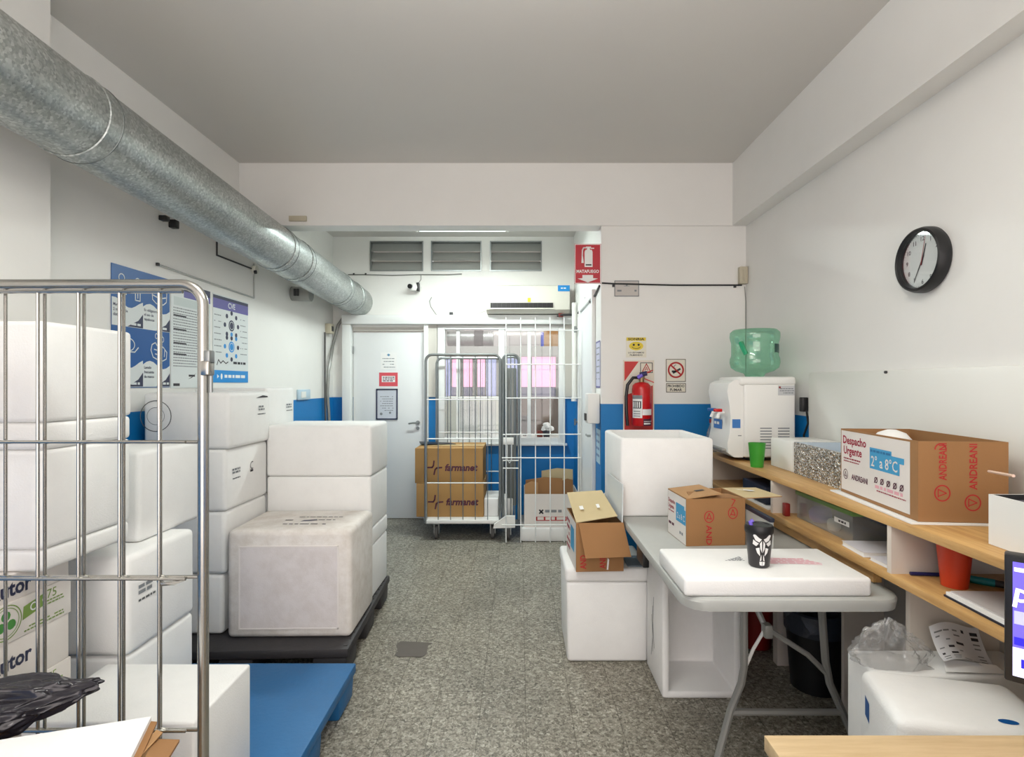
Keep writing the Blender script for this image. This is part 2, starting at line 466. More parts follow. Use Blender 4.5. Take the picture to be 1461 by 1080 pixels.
class Decal:
    """flat printing on a surface: origin + u*U + v*V, layers a hair apart"""
    def __init__(s, mb, origin, U, V, eps=0.0006):
        s.mb = mb; s.o = Vector(origin); s.U = Vector(U).normalized(); s.V = Vector(V).normalized(); s.N = s.U.cross(s.V).normalized(); s.eps = eps
        mb.recalc = False
    def p(s, u, v, l): return s.o + s.U * u + s.V * v + s.N * (l * s.eps)
    def poly(s, pts, m, l=1): s.mb.add([s.p(u, v, l) for u, v in pts], [tuple(range(len(pts)))], m); return s
    def rect(s, u0, u1, v0, v1, m, l=1): return s.poly([(u0, v0), (u1, v0), (u1, v1), (u0, v1)], m, l)
    def disc(s, u, v, r, m, l=1, n=24, ry=None):
        ry = ry or r
        return s.poly([(u + r * math.cos(2 * math.pi * k / n), v + ry * math.sin(2 * math.pi * k / n)) for k in range(n)], m, l)
    def ring(s, u, v, r, w, m, l=1, n=28, ry=None, a0=0, a1=360):
        ry = ry or r
        full = a1 - a0 >= 360
        N = n if full else n + 1
        an = [math.radians(a0 + (a1 - a0) * k / n) for k in range(N)]
        pts = [s.p(u + r * math.cos(a), v + ry * math.sin(a), l) for a in an] + [s.p(u + (r - w) * math.cos(a), v + (ry - w) * math.sin(a), l) for a in an]
        s.mb.add(pts, [(k, (k + 1) % N, N + (k + 1) % N, N + k) for k in range(N if full else N - 1)], m); return s
    def line(s, pts, w, m, l=1):
        for (a, b), (c, d) in zip(pts[:-1], pts[1:]):
            L = math.hypot(c - a, d - b) or 1e-6
            nx, ny = -(d - b) / L * w / 2, (c - a) / L * w / 2
            ex, ey = (c - a) / L * w * 0.3, (d - b) / L * w * 0.3
            s.poly([(a + nx - ex, b + ny - ey), (a - nx - ex, b - ny - ey), (c - nx + ex, d - ny + ey), (c + nx + ex, d + ny + ey)], m, l)
        return s
    def text(s, txt, u, v, h, m, l=1, align='l', bold=0.0, rot=0, w=None, skew=0.0):
        """capital height about h; w squeezes the line to that width"""
        V, Fc, x0, x1, y0, y1 = text_geo(txt, bold)
        k = h / 0.7
        kx = k if w is None else w / max(1e-6, x1 - x0)
        off = {'l': x0, 'c': (x0 + x1) / 2, 'r': x1}[align]
        ca, sa = math.cos(math.radians(rot)), math.sin(math.radians(rot))
        pts = []
        for q in V:
            a, b = (q.x - off) * kx + q.y * k * skew, q.y * k
            pts.append(s.p(u + a * ca - b * sa, v + a * sa + b * ca, l))
        s.mb.add(pts, Fc, m); return s
    def dashes(s, u0, u1, v, h, m, l=1, seed=1, fill=0.8):
        r = random.Random(seed); u = u0
        while u < u1 - h:
            w = min(u1 - u, h * r.uniform(1.2, 3.4))
            if r.random() < fill + 0.1: s.rect(u, u + w, v, v + h, m, l)
            u += w + h * 0.6
        return s

def wall_cells(mb, axis, a0, a1, z0, z1, t0, t1, holes, m):
    """wall with rectangular holes: axis 'x' spans X at Y t0..t1"""
    xs = sorted({a0, a1} | {h[0] for h in holes} | {h[1] for h in holes})
    zs = sorted({z0, z1} | {h[2] for h in holes} | {h[3] for h in holes})
    for i in range(len(xs) - 1):
        for j in range(len(zs) - 1):
            cx, cz = (xs[i] + xs[i + 1]) / 2, (zs[j] + zs[j + 1]) / 2
            if any(h[0] < cx < h[1] and h[2] < cz < h[3] for h in holes): continue
            if axis == 'x': mb.box(xs[i], xs[i + 1], t0, t1, zs[j], zs[j + 1], m)
            else: mb.box(t0, t1, xs[i], xs[i + 1], zs[j], zs[j + 1], m)
    return mb

def rotz(cx, cy, deg):
    return Matrix.Translation((cx, cy, 0)) @ Matrix.Rotation(math.radians(deg), 4, 'Z') @ Matrix.Translation((-cx, -cy, 0))

def arc(c, r, a0, a1, n, u, w):
    c, u, w = Vector(c), Vector(u), Vector(w)
    return [c + u * (r * math.cos(math.radians(a0 + (a1 - a0) * k / n))) + w * (r * math.sin(math.radians(a0 + (a1 - a0) * k / n))) for k in range(n + 1)]
# ================================================================== THE SETTING
XL, XR, YB, CH = -1.97, 1.60, 5.78, 2.987      # left wall, right wall, back wall, ceiling height
YP = 3.86                                       # partition / cross beam
XC = 0.577                                      # corridor side wall

m = MB(); m.box(-2.4, 2.0, -2.6, 9.2, -0.05, 0, mt_floor); struct(m.build('floor'), 'speckled grey terrazzo tile floor', 'floor')
m = MB(); m.box(-2.3, 1.8, -2.6, 5.95, CH, CH + 0.06, mt_ceil); struct(m.build('ceiling'), 'smooth off-white painted ceiling', 'ceiling')
m = MB(); m.box(XL - 0.1, XL, -2.6, YB, 0, CH, mt_wall); struct(m.build('wall_left'), 'white left wall with blue lower band', 'wall')
m = MB(); m.box(XL, -1.87, 0.6, 2.18, 0, CH, mt_wall); struct(m.build('pillar_left'), 'white pier standing out from the left wall', 'pillar')
m = MB(); m.box(XR, XR + 0.1, -2.6, YP + 0.12, 0, CH, mt_wall_r); struct(m.build('wall_right'), 'white right wall carrying the clock', 'wall')
m = MB(); m.box(XC, XR, YP, YP + 0.12, 0, CH, mt_wall); struct(m.build('wall_partition'), 'white partition wall with blue lower band behind the fire extinguisher', 'wall')
m = MB(); m.box(XL, XR, 3.85 - 0.005, 3.99, 2.548, CH, mt_plain_wall); struct(m.build('beam_cross'), 'white ceiling beam crossing the room', 'beam')
m = MB(); m.box(1.50, XR, -2.6, 3.845, 2.548, CH, mt_plain_wall); struct(m.build('beam_right'), 'white ceiling beam along the right wall', 'beam')
m = MB(); m.box(XC, XC + 0.12, YP + 0.12, YB, 0, CH, mt_wall); struct(m.build('wall_corridor'), 'white corridor side wall', 'wall')

# back wall with its openings
def bx(px): return X(px, YB)
def bz(py): return Z(py, YB)
door_h = (bx(503), bx(606), 0.0, bz(467))
win_h = (bx(625), bx(806), bz(632), bz(466))
louv = [(bx(a), bx(b), bz(387), bz(344)) for a, b in ((528, 604), (615, 687), (699, 773))]
m = MB(); wall_cells(m, 'x', XL, XC, 0, CH, YB, YB + 0.12, [door_h, win_h] + louv, mt_wall)
struct(m.build('wall_back'), 'white back wall with door and inner window', 'wall')
# lintel and door surround
m = MB(); m.box(bx(491), bx(818), YB - 0.09, YB, bz(463.5), bz(450.5), mt_trim, 0.006); struct(m.build('trim_1'), 'white lintel box over the door and inner window', 'trim')
m = MB(); m.box(bx(491), bx(503), YB - 0.07, YB + 0.02, 0, bz(463.5), mt_trim, 0.004); struct(m.build('trim_2'), 'white left door jamb', 'trim')
m = MB(); m.box(bx(606), bx(612), YB - 0.06, YB + 0.02, 0, bz(463.5), mt_trim, 0.003)
m.box(bx(612), bx(624), YB - 0.03, YB, bz(566), bz(463.5), mt_jamb); struct(m.build('trim_3'), 'white and beige jamb between door and inner window', 'trim')
m = MB(); m.box(bx(806), bx(819) - 0.004, YB - 0.03, YB, bz(566), bz(463.5), mt_jamb); struct(m.build('trim_4'), 'beige jamb right of the inner window', 'trim')

# door
d = thing('door_1', 'closed white back door with paper notices and a steel handle', 'door', (bx(554), YB + 0.03, 0)); d['kind'] = 'structure'
m = MB(); m.box(door_h[0] + 0.004, door_h[1] - 0.004, YB + 0.015, YB + 0.055, 0.008, bz(474), mt_door, 0.003); m.build('door_panel', d)
m = MB(); m.box(door_h[0] + 0.004, door_h[1] - 0.004, YB - 0.005, YB + 0.05, bz(474) + 0.012, bz(467), mt_jamb); m.build('head_rail', d)
m = MB(); m.cyl((bx(596), YB + 0.015, bz(603)), (bx(596), YB + 0.005, bz(603)), 0.022, mt_zinc); m.cyl((bx(596), YB + 0.01, bz(603)), (bx(596), YB - 0.045, bz(603)), 0.009, mt_zinc)
m.tube([(bx(596), YB - 0.04, bz(603)), (bx(590), YB - 0.045, bz(603)), (bx(584), YB - 0.04, bz(604))], 0.009, mt_zinc); m.build('handle', d)['label'] = 'steel lever handle'
m = MB(); m.cyl((bx(596), YB + 0.015, bz(611)), (bx(596), YB + 0.002, bz(611)), 0.018, mt_zinc); m.build('lock_cylinder', d)
m = MB(); m.cyl((bx(503.5), YB - 0.004, bz(505)), (bx(503.5), YB - 0.004, bz(494)), 0.011, mt_zinc); m.build('hinge', d)

def tilt_window(o, hole):
    x0, x1, z0, z1 = hole
    m = MB(); t = 0.012
    m.box(x0, x0 + t, YB - 0.012, YB + 0.1, z0, z1, mt_zinc); m.box(x1 - t, x1, YB - 0.012, YB + 0.1, z0, z1, mt_zinc)
    m.box(x0 + t, x1 - t, YB - 0.008, YB + 0.1, z1 - t, z1, mt_zinc); m.box(x0 + t, x1 - t, YB - 0.008, YB + 0.1, z0, z0 + t, mt_zinc)
    m.build('louver_frame', o)
    h = (z1 - z0 - 2 * t) / 3
    for k in range(3):
        zb = z0 + t + k * h
        m = MB(); m.slab([(x0 + t, YB + 0.01, zb + 0.004), (x1 - t, YB + 0.01, zb + 0.004), (x1 - t, YB + 0.06, zb + h * 1.06), (x0 + t, YB + 0.06, zb + h * 1.06)], 0.005, mt_louvre)
        m.build('glass_louver', o)
for k, hh in enumerate(louv):
    wo = thing(f'window_{k + 2}', ['leftmost of three small louvred glass windows above the back door', 'middle of three small louvred glass windows near the ceiling', 'rightmost of three small louvred glass windows above the air conditioner'][k], 'window', ((hh[0] + hh[1]) / 2, YB + 0.05, hh[2]))
    wo['kind'] = 'structure'; wo['group'] = 'louvred windows'
    tilt_window(wo, hh)

# inner window
w = thing('window_1', 'white framed inner window looking into the room behind', 'window', ((win_h[0] + win_h[1]) / 2, YB, win_h[2])); w['kind'] = 'structure'
m = MB(); x0, x1, z0, z1 = win_h
m.box(x0, bx(635), YB - 0.03, YB + 0.07, z0, z1, mt_trim, 0.004); m.box(bx(797), x1, YB - 0.03, YB + 0.07, z0, z1, mt_trim, 0.004)
m.box(bx(635), bx(797), YB - 0.03, YB + 0.07, z1 - 0.03, z1, mt_trim); m.box(bx(635), bx(797), YB - 0.03, YB + 0.07, z0, z0 + 0.055, mt_trim)
m.build('window_frame', w)
m = MB(); m.box(bx(711.5), bx(720), YB - 0.02, YB + 0.05, z0 + 0.055, z1 - 0.03, mt_trim, 0.003); m.build('centre_post', w)
m = MB(); m.box(bx(651), bx(656), YB, YB + 0.04, z0 + 0.055, z1 - 0.03, mt_trim); m.build('sash_stile', w)
m = MB(); m.box(bx(752.5), bx(757.5), YB, YB + 0.04, z0 + 0.055, z1 - 0.03, mt_trim); m.build('sash_stile', w)
for a, b in ((635, 711.5), (720, 797)):
    m = MB(); m.box(bx(a) + 0.001, bx(b) - 0.001, YB + 0.018, YB + 0.022, z0 + 0.056, z1 - 0.031, mt_clear); m.build('window_pane', w)
m = MB(); m.box(x0 - 0.02, x1 + 0.02, YB - 0.05, YB + 0.0, z0 - 0.025, z0, mt_trim, 0.004); m.build('window_sill', w)

# the room behind the inner window
m = MB(); m.box(-2.3, 1.9, 8.4, 8.5, 0, 3.0, mt_plain_wall); struct(m.build('wall_rear_room'), 'pale far wall of the room behind the window', 'wall')
m = MB(); m.box(-2.4, -2.3, 5.9, 8.4, 0, 3.0, mt_plain_wall); struct(m.build('wall_rear_room_left'), 'pale side wall of the room behind the window', 'wall')
m = MB(); m.box(1.8, 1.9, 5.9, 8.4, 0, 3.0, mt_plain_wall); struct(m.build('wall_rear_room_right'), 'pale right side wall of the room behind the window', 'wall')
m = MB(); m.box(-2.4, 1.9, 5.951, 8.5, 3.0, 3.05, mt_ceil); struct(m.build('ceiling_rear_room'), 'white ceiling of the room behind the window', 'ceiling')
YS = 7.6
def sx(px, Y=YS): return X(px, Y)
m = MB(); m.box(-2.3, 1.8, YS, YS + 0.08, Z(508, YS), Z(494, YS), mt_grey_p); struct(m.build('beam_rear_room'), 'grey beam across the room behind the window', 'beam')
wo = thing('window_5', 'window with pink lit panes at the far end of the rear room', 'window', (sx(717), YS + 0.04, Z(560, YS))); wo['kind'] = 'structure'
zt, zb = Z(509, YS), Z(566, YS)
for a, b, mm in ((636, 643, mt_lilac_glow), (645, 653, mt_pink_glow), (661, 674, mt_pink_glow), (681, 692, mt_pink_glow), (694, 708, mt_lilac_glow), (722, 739, mt_lilac_glow), (744, 753, mt_pink_glow), (759, 793, mt_pink_glow)):
    m = MB(); m.box(sx(a), sx(b), YS + 0.03, YS + 0.04, Z(552, YS) if mm is mt_pink_glow else zb, zt, mm); m.build('lit_pane', wo)
m = MB()
for a, b in ((630, 636), (653, 661), (674, 681), (692, 694), (708, 722), (739, 744), (753, 759), (793, 802)):
    m.box(sx(a), sx(b), YS + 0.01, YS + 0.06, zb, zt, mt_grey_m)
m.box(sx(636), sx(793), YS + 0.045, YS + 0.07, zb, Z(551, YS), plain('slate_panel', (150, 150, 176), 0.5)); m.build('window_frame', wo)
mt_cab = plain('pale_cabinet', (228, 228, 216), 0.5)
c = thing('storage_cabinet', 'white storage cabinet seen through the left inner window pane', 'cabinet', (sx(676), 7.3, 0))
m = MB(); m.box(sx(634, 7.2), sx(712, 7.2), 7.2, 7.58, 0, Z(566, 7.2), mt_cab, 0.01); m.build('cabinet_body', c)
m = MB(); m.box(sx(656, 7.2), sx(682, 7.2), 7.18, 7.2, 0.1, Z(572, 7.2), mt_white_p); m.build('cabinet_door', c)
m = MB(); m.box(sx(684, 7.2), sx(708, 7.2), 7.18, 7.2, 0.1, Z(572, 7.2), mt_white_p); m.build('cabinet_door', c)
c = thing('dark_cupboard', 'dark brown cupboard seen through the right inner window pane', 'cupboard', (sx(762, 7.2), 7.3, 0))
m = MB(); m.box(sx(722, 7.2), sx(800, 7.2), 7.2, 7.55, 0, Z(568, 7.2), mt_wood_dark, 0.01); m.build('cupboard_body', c)
m = MB(); m.box(sx(760, 7.2), sx(762, 7.2), 7.19, 7.2, 0.1, Z(572, 7.2), mt_dark); m.build('door_gap', c)
c = thing('computer_monitor', 'small black monitor behind the right inner window pane', 'monitor', (sx(748, 6.6), 6.6, 0.9))
m = MB(); m.box(sx(743, 6.6), sx(754, 6.6), 6.58, 6.61, Z(616, 6.6), Z(593, 6.6), mt_black, 0.004); m.build('screen_housing', c)
m = MB(); m.box(sx(746, 6.6), sx(751, 6.6), 6.57, 6.63, Z(622, 6.6), Z(616, 6.6), mt_dark); m.build('stand', c)
dz = Z(622, 6.6)
c = thing('work_desk', 'white desk just behind the inner window', 'desk', (sx(717, 6.4), 6.4, 0))
m = MB(); m.box(-1.1, 0.62, 6.15, 6.85, dz - 0.03, dz, mt_white_p, 0.004); m.build('desk_top', c)
for a in (-1.06, 0.56):
    for b in (6.18, 6.78):
        m = MB(); m.box(a, a + 0.04, b, b + 0.04, 0, dz - 0.03, mt_zinc); m.build('leg', c)
m = MB(); m.box(sx(766, 6.5), sx(774, 6.5), 6.45, 6.55, dz, dz + 0.07, mt_red_dark, 0.004); tag(m.build('red_box'), 'small dark red box on the desk behind the inner window', 'box')
c = thing('flower_pot', 'white flowers in a dark pot behind the right inner window pane', 'flower pot', (sx(780, 6.4), 6.4, dz))
m = MB(); m.lathe([(0.035, 0), (0.05, 0.08)], (sx(780, 6.4), 6.4, dz), mt_navy, 16); m.build('pot', c)
m = MB()
for k in range(9):
    a = k * 2.4; r0 = 0.05 * (k % 3) / 2 + 0.012
    m.lathe([(0.004, 0), (0.028, 0.012), (0.03, 0.03), (0.006, 0.045)], (sx(780, 6.4) + math.cos(a) * r0, 6.4 + math.sin(a) * r0, dz + 0.075 + 0.02 * (k % 4)), mt_paper, 8)
m.build('flowers', c)
c = thing('binder_box', 'ochre box with blue edge on the beam of the rear room', 'box', (sx(790), YS + 0.05, Z(494, YS)))
m = MB(); m.box(sx(776), sx(804), YS, YS + 0.2, Z(494, YS), Z(472, YS), mt_card_y, 0.004); m.build('carton', c)
m = MB(); m.box(sx(772), sx(776) - 0.001, YS, YS + 0.2, Z(494, YS), Z(474, YS), plain('royal_blue', (40, 70, 190), 0.5)); m.build('blue_spine', c)
c = thing('ventilation_pipe', 'grey metal pipe high in the room behind the window', 'pipe', (sx(665, 7.9), 7.9, Z(490, 7.9)))
m = MB(); m.cyl((sx(639, 7.9), 7.9, Z(483, 7.9)), (sx(704, 7.9), 7.9, Z(483, 7.9)), 0.11, mt_galv, n=24); m.build('pipe_body', c)
m = MB(); m.cyl((sx(677, 7.9), 7.9, Z(483, 7.9)), (sx(690, 7.9), 7.9, Z(483, 7.9)), 0.118, mt_dark, n=24); m.build('collar', c)

# corridor side door
d = thing('door_2', 'white side door in the corridor wall beside the paper dispenser', 'door', (XC, 4.6, 0)); d['kind'] = 'structure'
m = MB(); ya, yb, zt = 4.13, 5.05, 2.15
m.box(XC - 0.03, XC, ya, ya + 0.06, 0, zt, mt_trim, 0.004); m.box(XC - 0.03, XC, yb - 0.06, yb, 0, zt, mt_trim, 0.004); m.box(XC - 0.03, XC, ya + 0.06, yb - 0.06, zt - 0.06, zt, mt_trim, 0.004)
m.build('door_frame', d)
m = MB(); m.box(XC - 0.012, XC, ya + 0.06, yb - 0.06, 0.005, zt - 0.06, mt_door); m.build('door_panel', d)
m = MB(); m.cyl((XC - 0.012, 4.24, 1.03), (XC - 0.05, 4.24, 1.03), 0.009, mt_zinc); m.tube([(XC - 0.045, 4.24, 1.03), (XC - 0.05, 4.3, 1.03), (XC - 0.045, 4.35, 1.03)], 0.008, mt_zinc)
m.box(XC - 0.015, XC - 0.011, 4.225, 4.255, 0.9, 1.1, mt_zinc); m.build('handle', d)

# cement patch in the floor
m = MB(); pts = [(565, 921), (571, 915.5), (590, 916), (608, 917), (617, 918), (611, 921), (608, 934), (602, 938), (585, 937), (570, 938), (563, 935), (568, 929)]
pp = [Vector((X(a, EH * F / (b - CY)), EH * F / (b - CY), 0.0012)) for a, b in pts]
m.slab(pp, 0.001, mt_patch); struct(m.build('floor_patch'), 'dark grey cement patch in the terrazzo floor', 'floor patch')

# white panel board on the right wall, above the counter
m = MB(); m.box(XR - 0.022, XR - 0.001, 0.9, 2.985, 1.001, Z(532, 2.99), plain('white_board', (232, 232, 226), 0.35), 0.006)
o = m.build('wall_board'); tag(o, 'long white board fixed to the right wall behind the counter', 'board')
m = MB(); m.cyl((XR - 0.022, X(1, 1) * 0 + 1.56 * F / (1259 - CX), Z(531, 2.35)), (XR - 0.03, 1.56 * F / (1259 - CX), Z(531, 2.35)), 0.006, mt_dark); m.build('screw', o)

# ================================================================== FIXED TO WALLS AND CEILING
# galvanised duct
def dz_(Y): return 2.40 + (2.315 - 2.40) * (Y - 2.0) / 3.1
def dx_(Y): return -1.615 - 0.07 * (Y - 2.0) / 3.1
du = thing('ventilation_duct', 'big round galvanised duct running under the ceiling along the left wall', 'duct', (dx_(3), 3, dz_(3)))
YJ = [0.45, 1.99, 3.70, 4.03, 5.05, 5.45, 5.779]
for a, b in zip(YJ[:-1], YJ[1:]):
    m = MB(); m.cyl((dx_(a), a, dz_(a)), (dx_(b), b, dz_(b)), 0.150, mt_galv, n=56, cap=False); m.build('duct_section', du)
for y in YJ[1:-1]:
    m = MB(); d0 = Vector((dx_(y + .1) - dx_(y), .1, dz_(y + .1) - dz_(y))).normalized()
    for off, r in ((-0.035, 0.1545), (0.03, 0.1535)):
        c = Vector((dx_(y), y, dz_(y))) + d0 * off
        m.tube(m.ring_pts(c, d0, r - 0.003, 56), 0.0045, mt_galv_d if off > 0 else mt_galv, n=6, closed=True)
    c = Vector((dx_(y), y, dz_(y))); m.cyl(c - d0 * 0.034, c + d0 * 0.03, 0.1525, mt_galv, n=56, cap=False)
    m.build('joint_collar', du)
st = thing('side_pipe', 'short grey pipe stub leading from the duct into the left wall', 'pipe', (-1.85, 4.74, Z(419, 4.74)))
m = MB(); m.cyl((XL + 0.002, 4.74, Z(419, 4.74)), (-1.805, 4.74, Z(420, 4.74)), 0.062, mt_grey_m, n=24); m.build('pipe_body', st)
m = MB(); m.box(-1.925, -1.91, 4.66, 4.677, Z(424, 4.74), Z(414, 4.74), mt_dark); m.box(-1.9, -1.885, 4.66, 4.677, Z(424, 4.74), Z(414, 4.74), mt_dark); m.build('stencil_mark', st)

# air conditioner
ac = thing('air_conditioner', 'white split air conditioner above the inner window', 'air conditioner', (X(754, 5.6), 5.66, Z(447, 5.56)))
ax0, ax1, az0, az1 = X(694, 5.56), X(813, 5.56), Z(446, 5.56), Z(406, 5.56)
m = MB(); m.prism([(ax0, YB, az0 + 0.005), (ax0, YB - 0.15, az0), (ax0, YB - 0.2, az0 + 0.035), (ax0, YB - 0.215, az0 + 0.10), (ax0, YB - 0.215, az1 - 0.012), (ax0, YB - 0.18, az1), (ax0, YB, az1)], (ax1 - ax0, 0, 0), mt_offwhite); m.build('housing', ac)
m = MB(); m.box(ax0 + 0.04, ax1 - 0.17, YB - 0.222, YB - 0.19, az0 + 0.045, az0 + 0.10, mt_black); m.build('air_outlet', ac)
m = MB()
for k in range(13):
    x = ax0 + 0.06 + k * 0.046; m.box(x, x + 0.004, YB - 0.228, YB - 0.221, az0 + 0.047, az0 + 0.098, mt_dark)
m.box(ax0 + 0.03, ax1 - 0.16, YB - 0.235, YB - 0.221, az0 + 0.036, az0 + 0.046, mt_offwhite); m.build('louver', ac)
m = MB(); m.box(ax0 + 0.42, ax0 + 0.45, YB - 0.222, YB - 0.214, az0 + 0.11, az0 + 0.15, mt_yellow); m.build('yellow_tag', ac)
c = thing('pipe_bundle', 'dark pipes with tape at the right end of the air conditioner', 'pipes', (X(805, 5.6), 5.68, Z(452, 5.6)))
m = MB(); m.tube([(X(795, 5.62), 5.62, Z(450.5, 5.6)), (X(803, 5.6), 5.6, Z(449, 5.6)), (X(814, 5.6), 5.6, Z(449, 5.6)), (X(819, 5.6), 5.58, Z(451, 5.6)), (X(819, 5.6), 5.58, Z(470, 5.6))], 0.012, mt_dark); m.build('pipe', c)
m = MB(); m.box(X(797, 5.6), X(804, 5.6), 5.6, 5.66, Z(452.4, 5.63), Z(447.6, 5.63), mt_red_dark, 0.006); m.build('valve', c)

# security camera
sc = thing('security_camera', 'small white security camera with black lens above the back door', 'camera', (bx(592), YB - 0.05, bz(416)))
m = MB(); m.cyl((bx(595), YB - 0.001, bz(411)), (bx(595), YB - 0.03, bz(411)), 0.05, mt_white_p, n=24); m.build('base_plate', sc)
m = MB(); m.lathe([(0.012, -0.045), (0.035, -0.038), (0.045, -0.01), (0.04, 0.02), (0.022, 0.04)], (bx(592), YB - 0.075, bz(411)), mt_white_p, 20); m.build('body', sc)
m = MB(); m.cyl((bx(589), YB - 0.1, bz(411)), (bx(588), YB - 0.135, bz(411.5)), 0.024, mt_black, n=18); m.build('lens', sc)
m = MB(); m.box(bx(596), bx(600), YB - 0.09, YB - 0.03, bz(417), bz(405), mt_black, 0.006); m.build('bracket', sc)

def cable(name, pts, r, mt, label, cat='cable', clips=None):
    m = MB(); m.tube(pts, r, mt, 6); o = m.build(name); tag(o, label, cat)
    if clips:
        for p in clips:
            m = MB(); p = Vector(p); m.box(p.x - 0.008, p.x + 0.008, p.y - 0.006, p.y + 0.006, p.z - 0.008, p.z + 0.008, mt_dark); m.build('clip', o)
    return o
yb_ = YB - 0.006
cable('cable', [(bx(497), yb_, bz(392)), (bx(520), yb_, bz(392)), (bx(560), yb_, bz(393)), (bx(598), yb_, bz(392)), (bx(640), yb_, bz(392)), (bx(659), yb_, bz(391))], 0.006, mt_grey_m, 'grey cable running under the louvred windows', clips=[(bx(522), yb_, bz(391)), (bx(505), yb_, bz(391))])
cable('cable', [(bx(601), yb_ - .002, bz(393)), (bx(601), yb_ - .004, bz(399)), (bx(598), yb_ - .02, bz(404))], 0.004, mt_grey_m, 'short wire dropping to the white security camera')
cable('cable', [(bx(616), yb_, bz(424)), (bx(613), yb_, bz(430)), (bx(615), yb_, bz(438)), (bx(620), yb_, bz(445)), (bx(624), yb_ - .01, bz(450))], 0.004, mt_grey_m, 'loose thin wire hanging above the door lintel')
cable('cable', [(bx(660), yb_, bz(448)), (bx(676), yb_, bz(449)), (bx(690), yb_, bz(444)), (bx(697), yb_, bz(442))], 0.006, mt_white_p, 'white cable leading to the left end of the air conditioner')
m = MB(); m.box(bx(642), bx(647), YB - 0.05, YB - 0.02, bz(450.5), bz(446), mt_dark, 0.003); tag(m.build('plug_socket'), 'small dark socket on the lintel over the inner window', 'socket')
m = MB(); ys_ = YB - .2185; m.box(X(796, ys_), X(813, ys_), ys_, ys_ + .003, Z(415.5, ys_), Z(407, ys_), mt_poster_sky)
D = Decal(m, (X(796, ys_), ys_, Z(415.5, ys_)), (1, 0, 0), (0, 0, 1)); D.dashes(0.03, 0.1, 0.025, 0.012, mt_paper, 1, 4); m.build('energy_sticker', ac)['label'] = 'bright blue sticker'

# left wall: wiring, switch, junction box, hose
xw = XL + 0.007
def wy(px): return -XL * F / (CX - px)
def wp(px, py, dx=0.0): y = wy(px); return (xw + dx, y, Z(py, y))
cable('conduit', [wp(222, 377), wp(290, 401), wp(361, 425), wp(361, 376)], 0.006, mt_grey_p, 'thin conduit running down the left wall above the posters', 'conduit', clips=[wp(223, 377)])
cable('conduit', [wp(308, 345), wp(308, 364), wp(357, 383)], 0.006, mt_dark, 'dark conduit under the duct on the left wall', 'conduit')
m = MB(); p = wp(361, 385); m.cyl((XL + 0.001, p[1], p[2]), (XL + 0.03, p[1], p[2]), 0.03, mt_offwhite, n=16); m.cyl((XL + 0.02, p[1] - 0.02, p[2] - 0.02), (XL + 0.034, p[1] - 0.02, p[2] - 0.02), 0.014, mt_dark, n=12)
tag(m.build('junction_box'), 'round junction box on the left wall under the duct', 'junction box')
c = thing('cable_clamps', 'two small black clamps on the left wall just below the duct', 'clamps', wp(236, 316))
for a, b, h in ((229, 312, 0.012), (243, 318, 0.03)):
    p = wp(a, b); m = MB(); m.box(XL + 0.001, XL + 0.04, p[1] - 0.02, p[1] + 0.02, p[2] - h, p[2] + 0.015, mt_black, 0.004); m.build('clamp', c)
sw = thing('wall_socket', 'white wall socket plate at the top of the blue band on the left wall', 'socket', wp(432, 561))
ya, yb2 = wy(423), wy(440); m = MB(); m.box(XL + 0.001, XL + 0.02, ya, yb2, Z(571, 4.8), Z(556, 4.8), mt_pale_blue, 0.004); m.build('plate', sw)
m = MB(); m.box(XL + 0.02, XL + 0.026, ya + 0.05, yb2 - 0.12, Z(568, 4.8), Z(559, 4.8), mt_white_p); m.build('outlet', sw)
c = thing('wall_lamp_box', 'small grey wall box beside the hose near the back left corner', 'box', wp(466, 469))
p = wp(466, 469); m = MB(); m.box(XL + 0.001, XL + 0.06, p[1] - 0.05, p[1] + 0.05, p[2] - 0.05, p[2] + 0.05, mt_beige, 0.006); m.build('housing', c)
m = MB(); m.box(XL + 0.06, XL + 0.064, p[1] - 0.025, p[1] + 0.025, p[2] - 0.025, p[2] + 0.025, mt_dark); m.build('button', c)
yh = YB - 0.03
cable('hose', [(bx(492), yh, bz(452)), (bx(484), yh, bz(464)), (bx(477), yh, bz(490)), (X(473, 5.6), 5.6, Z(505, 5.6)), (X(468.5, 5.52), 5.52, Z(530, 5.52)), (X(467, 5.5), 5.5, Z(560, 5.5)), (X(469, 5.5), 5.5, Z(590, 5.5)), (X(471, 5.5), 5.5, Z(640, 5.5))], 0.016, mt_grey_m, 'grey hose curving down the back left corner', 'hose')
cable('hose', [(X(463.5, 5.46), 5.46, Z(474, 5.46)), (X(463.5, 5.46), 5.46, Z(530, 5.46)), (X(464, 5.46), 5.46, Z(575, 5.46)), (X(466, 5.46), 5.46, Z(640, 5.46))], 0.010, mt_rubber, 'dark hose hanging straight down the back left corner', 'hose')
m = MB(); m.box(X(413, 3.84), X(438, 3.84), 3.825, 3.844, Z(316, 3.84), Z(308.5, 3.84), mt_beige, 0.003); tag(m.build('cable_cover'), 'beige cable cover at the bottom edge of the cross beam', 'cable cover')

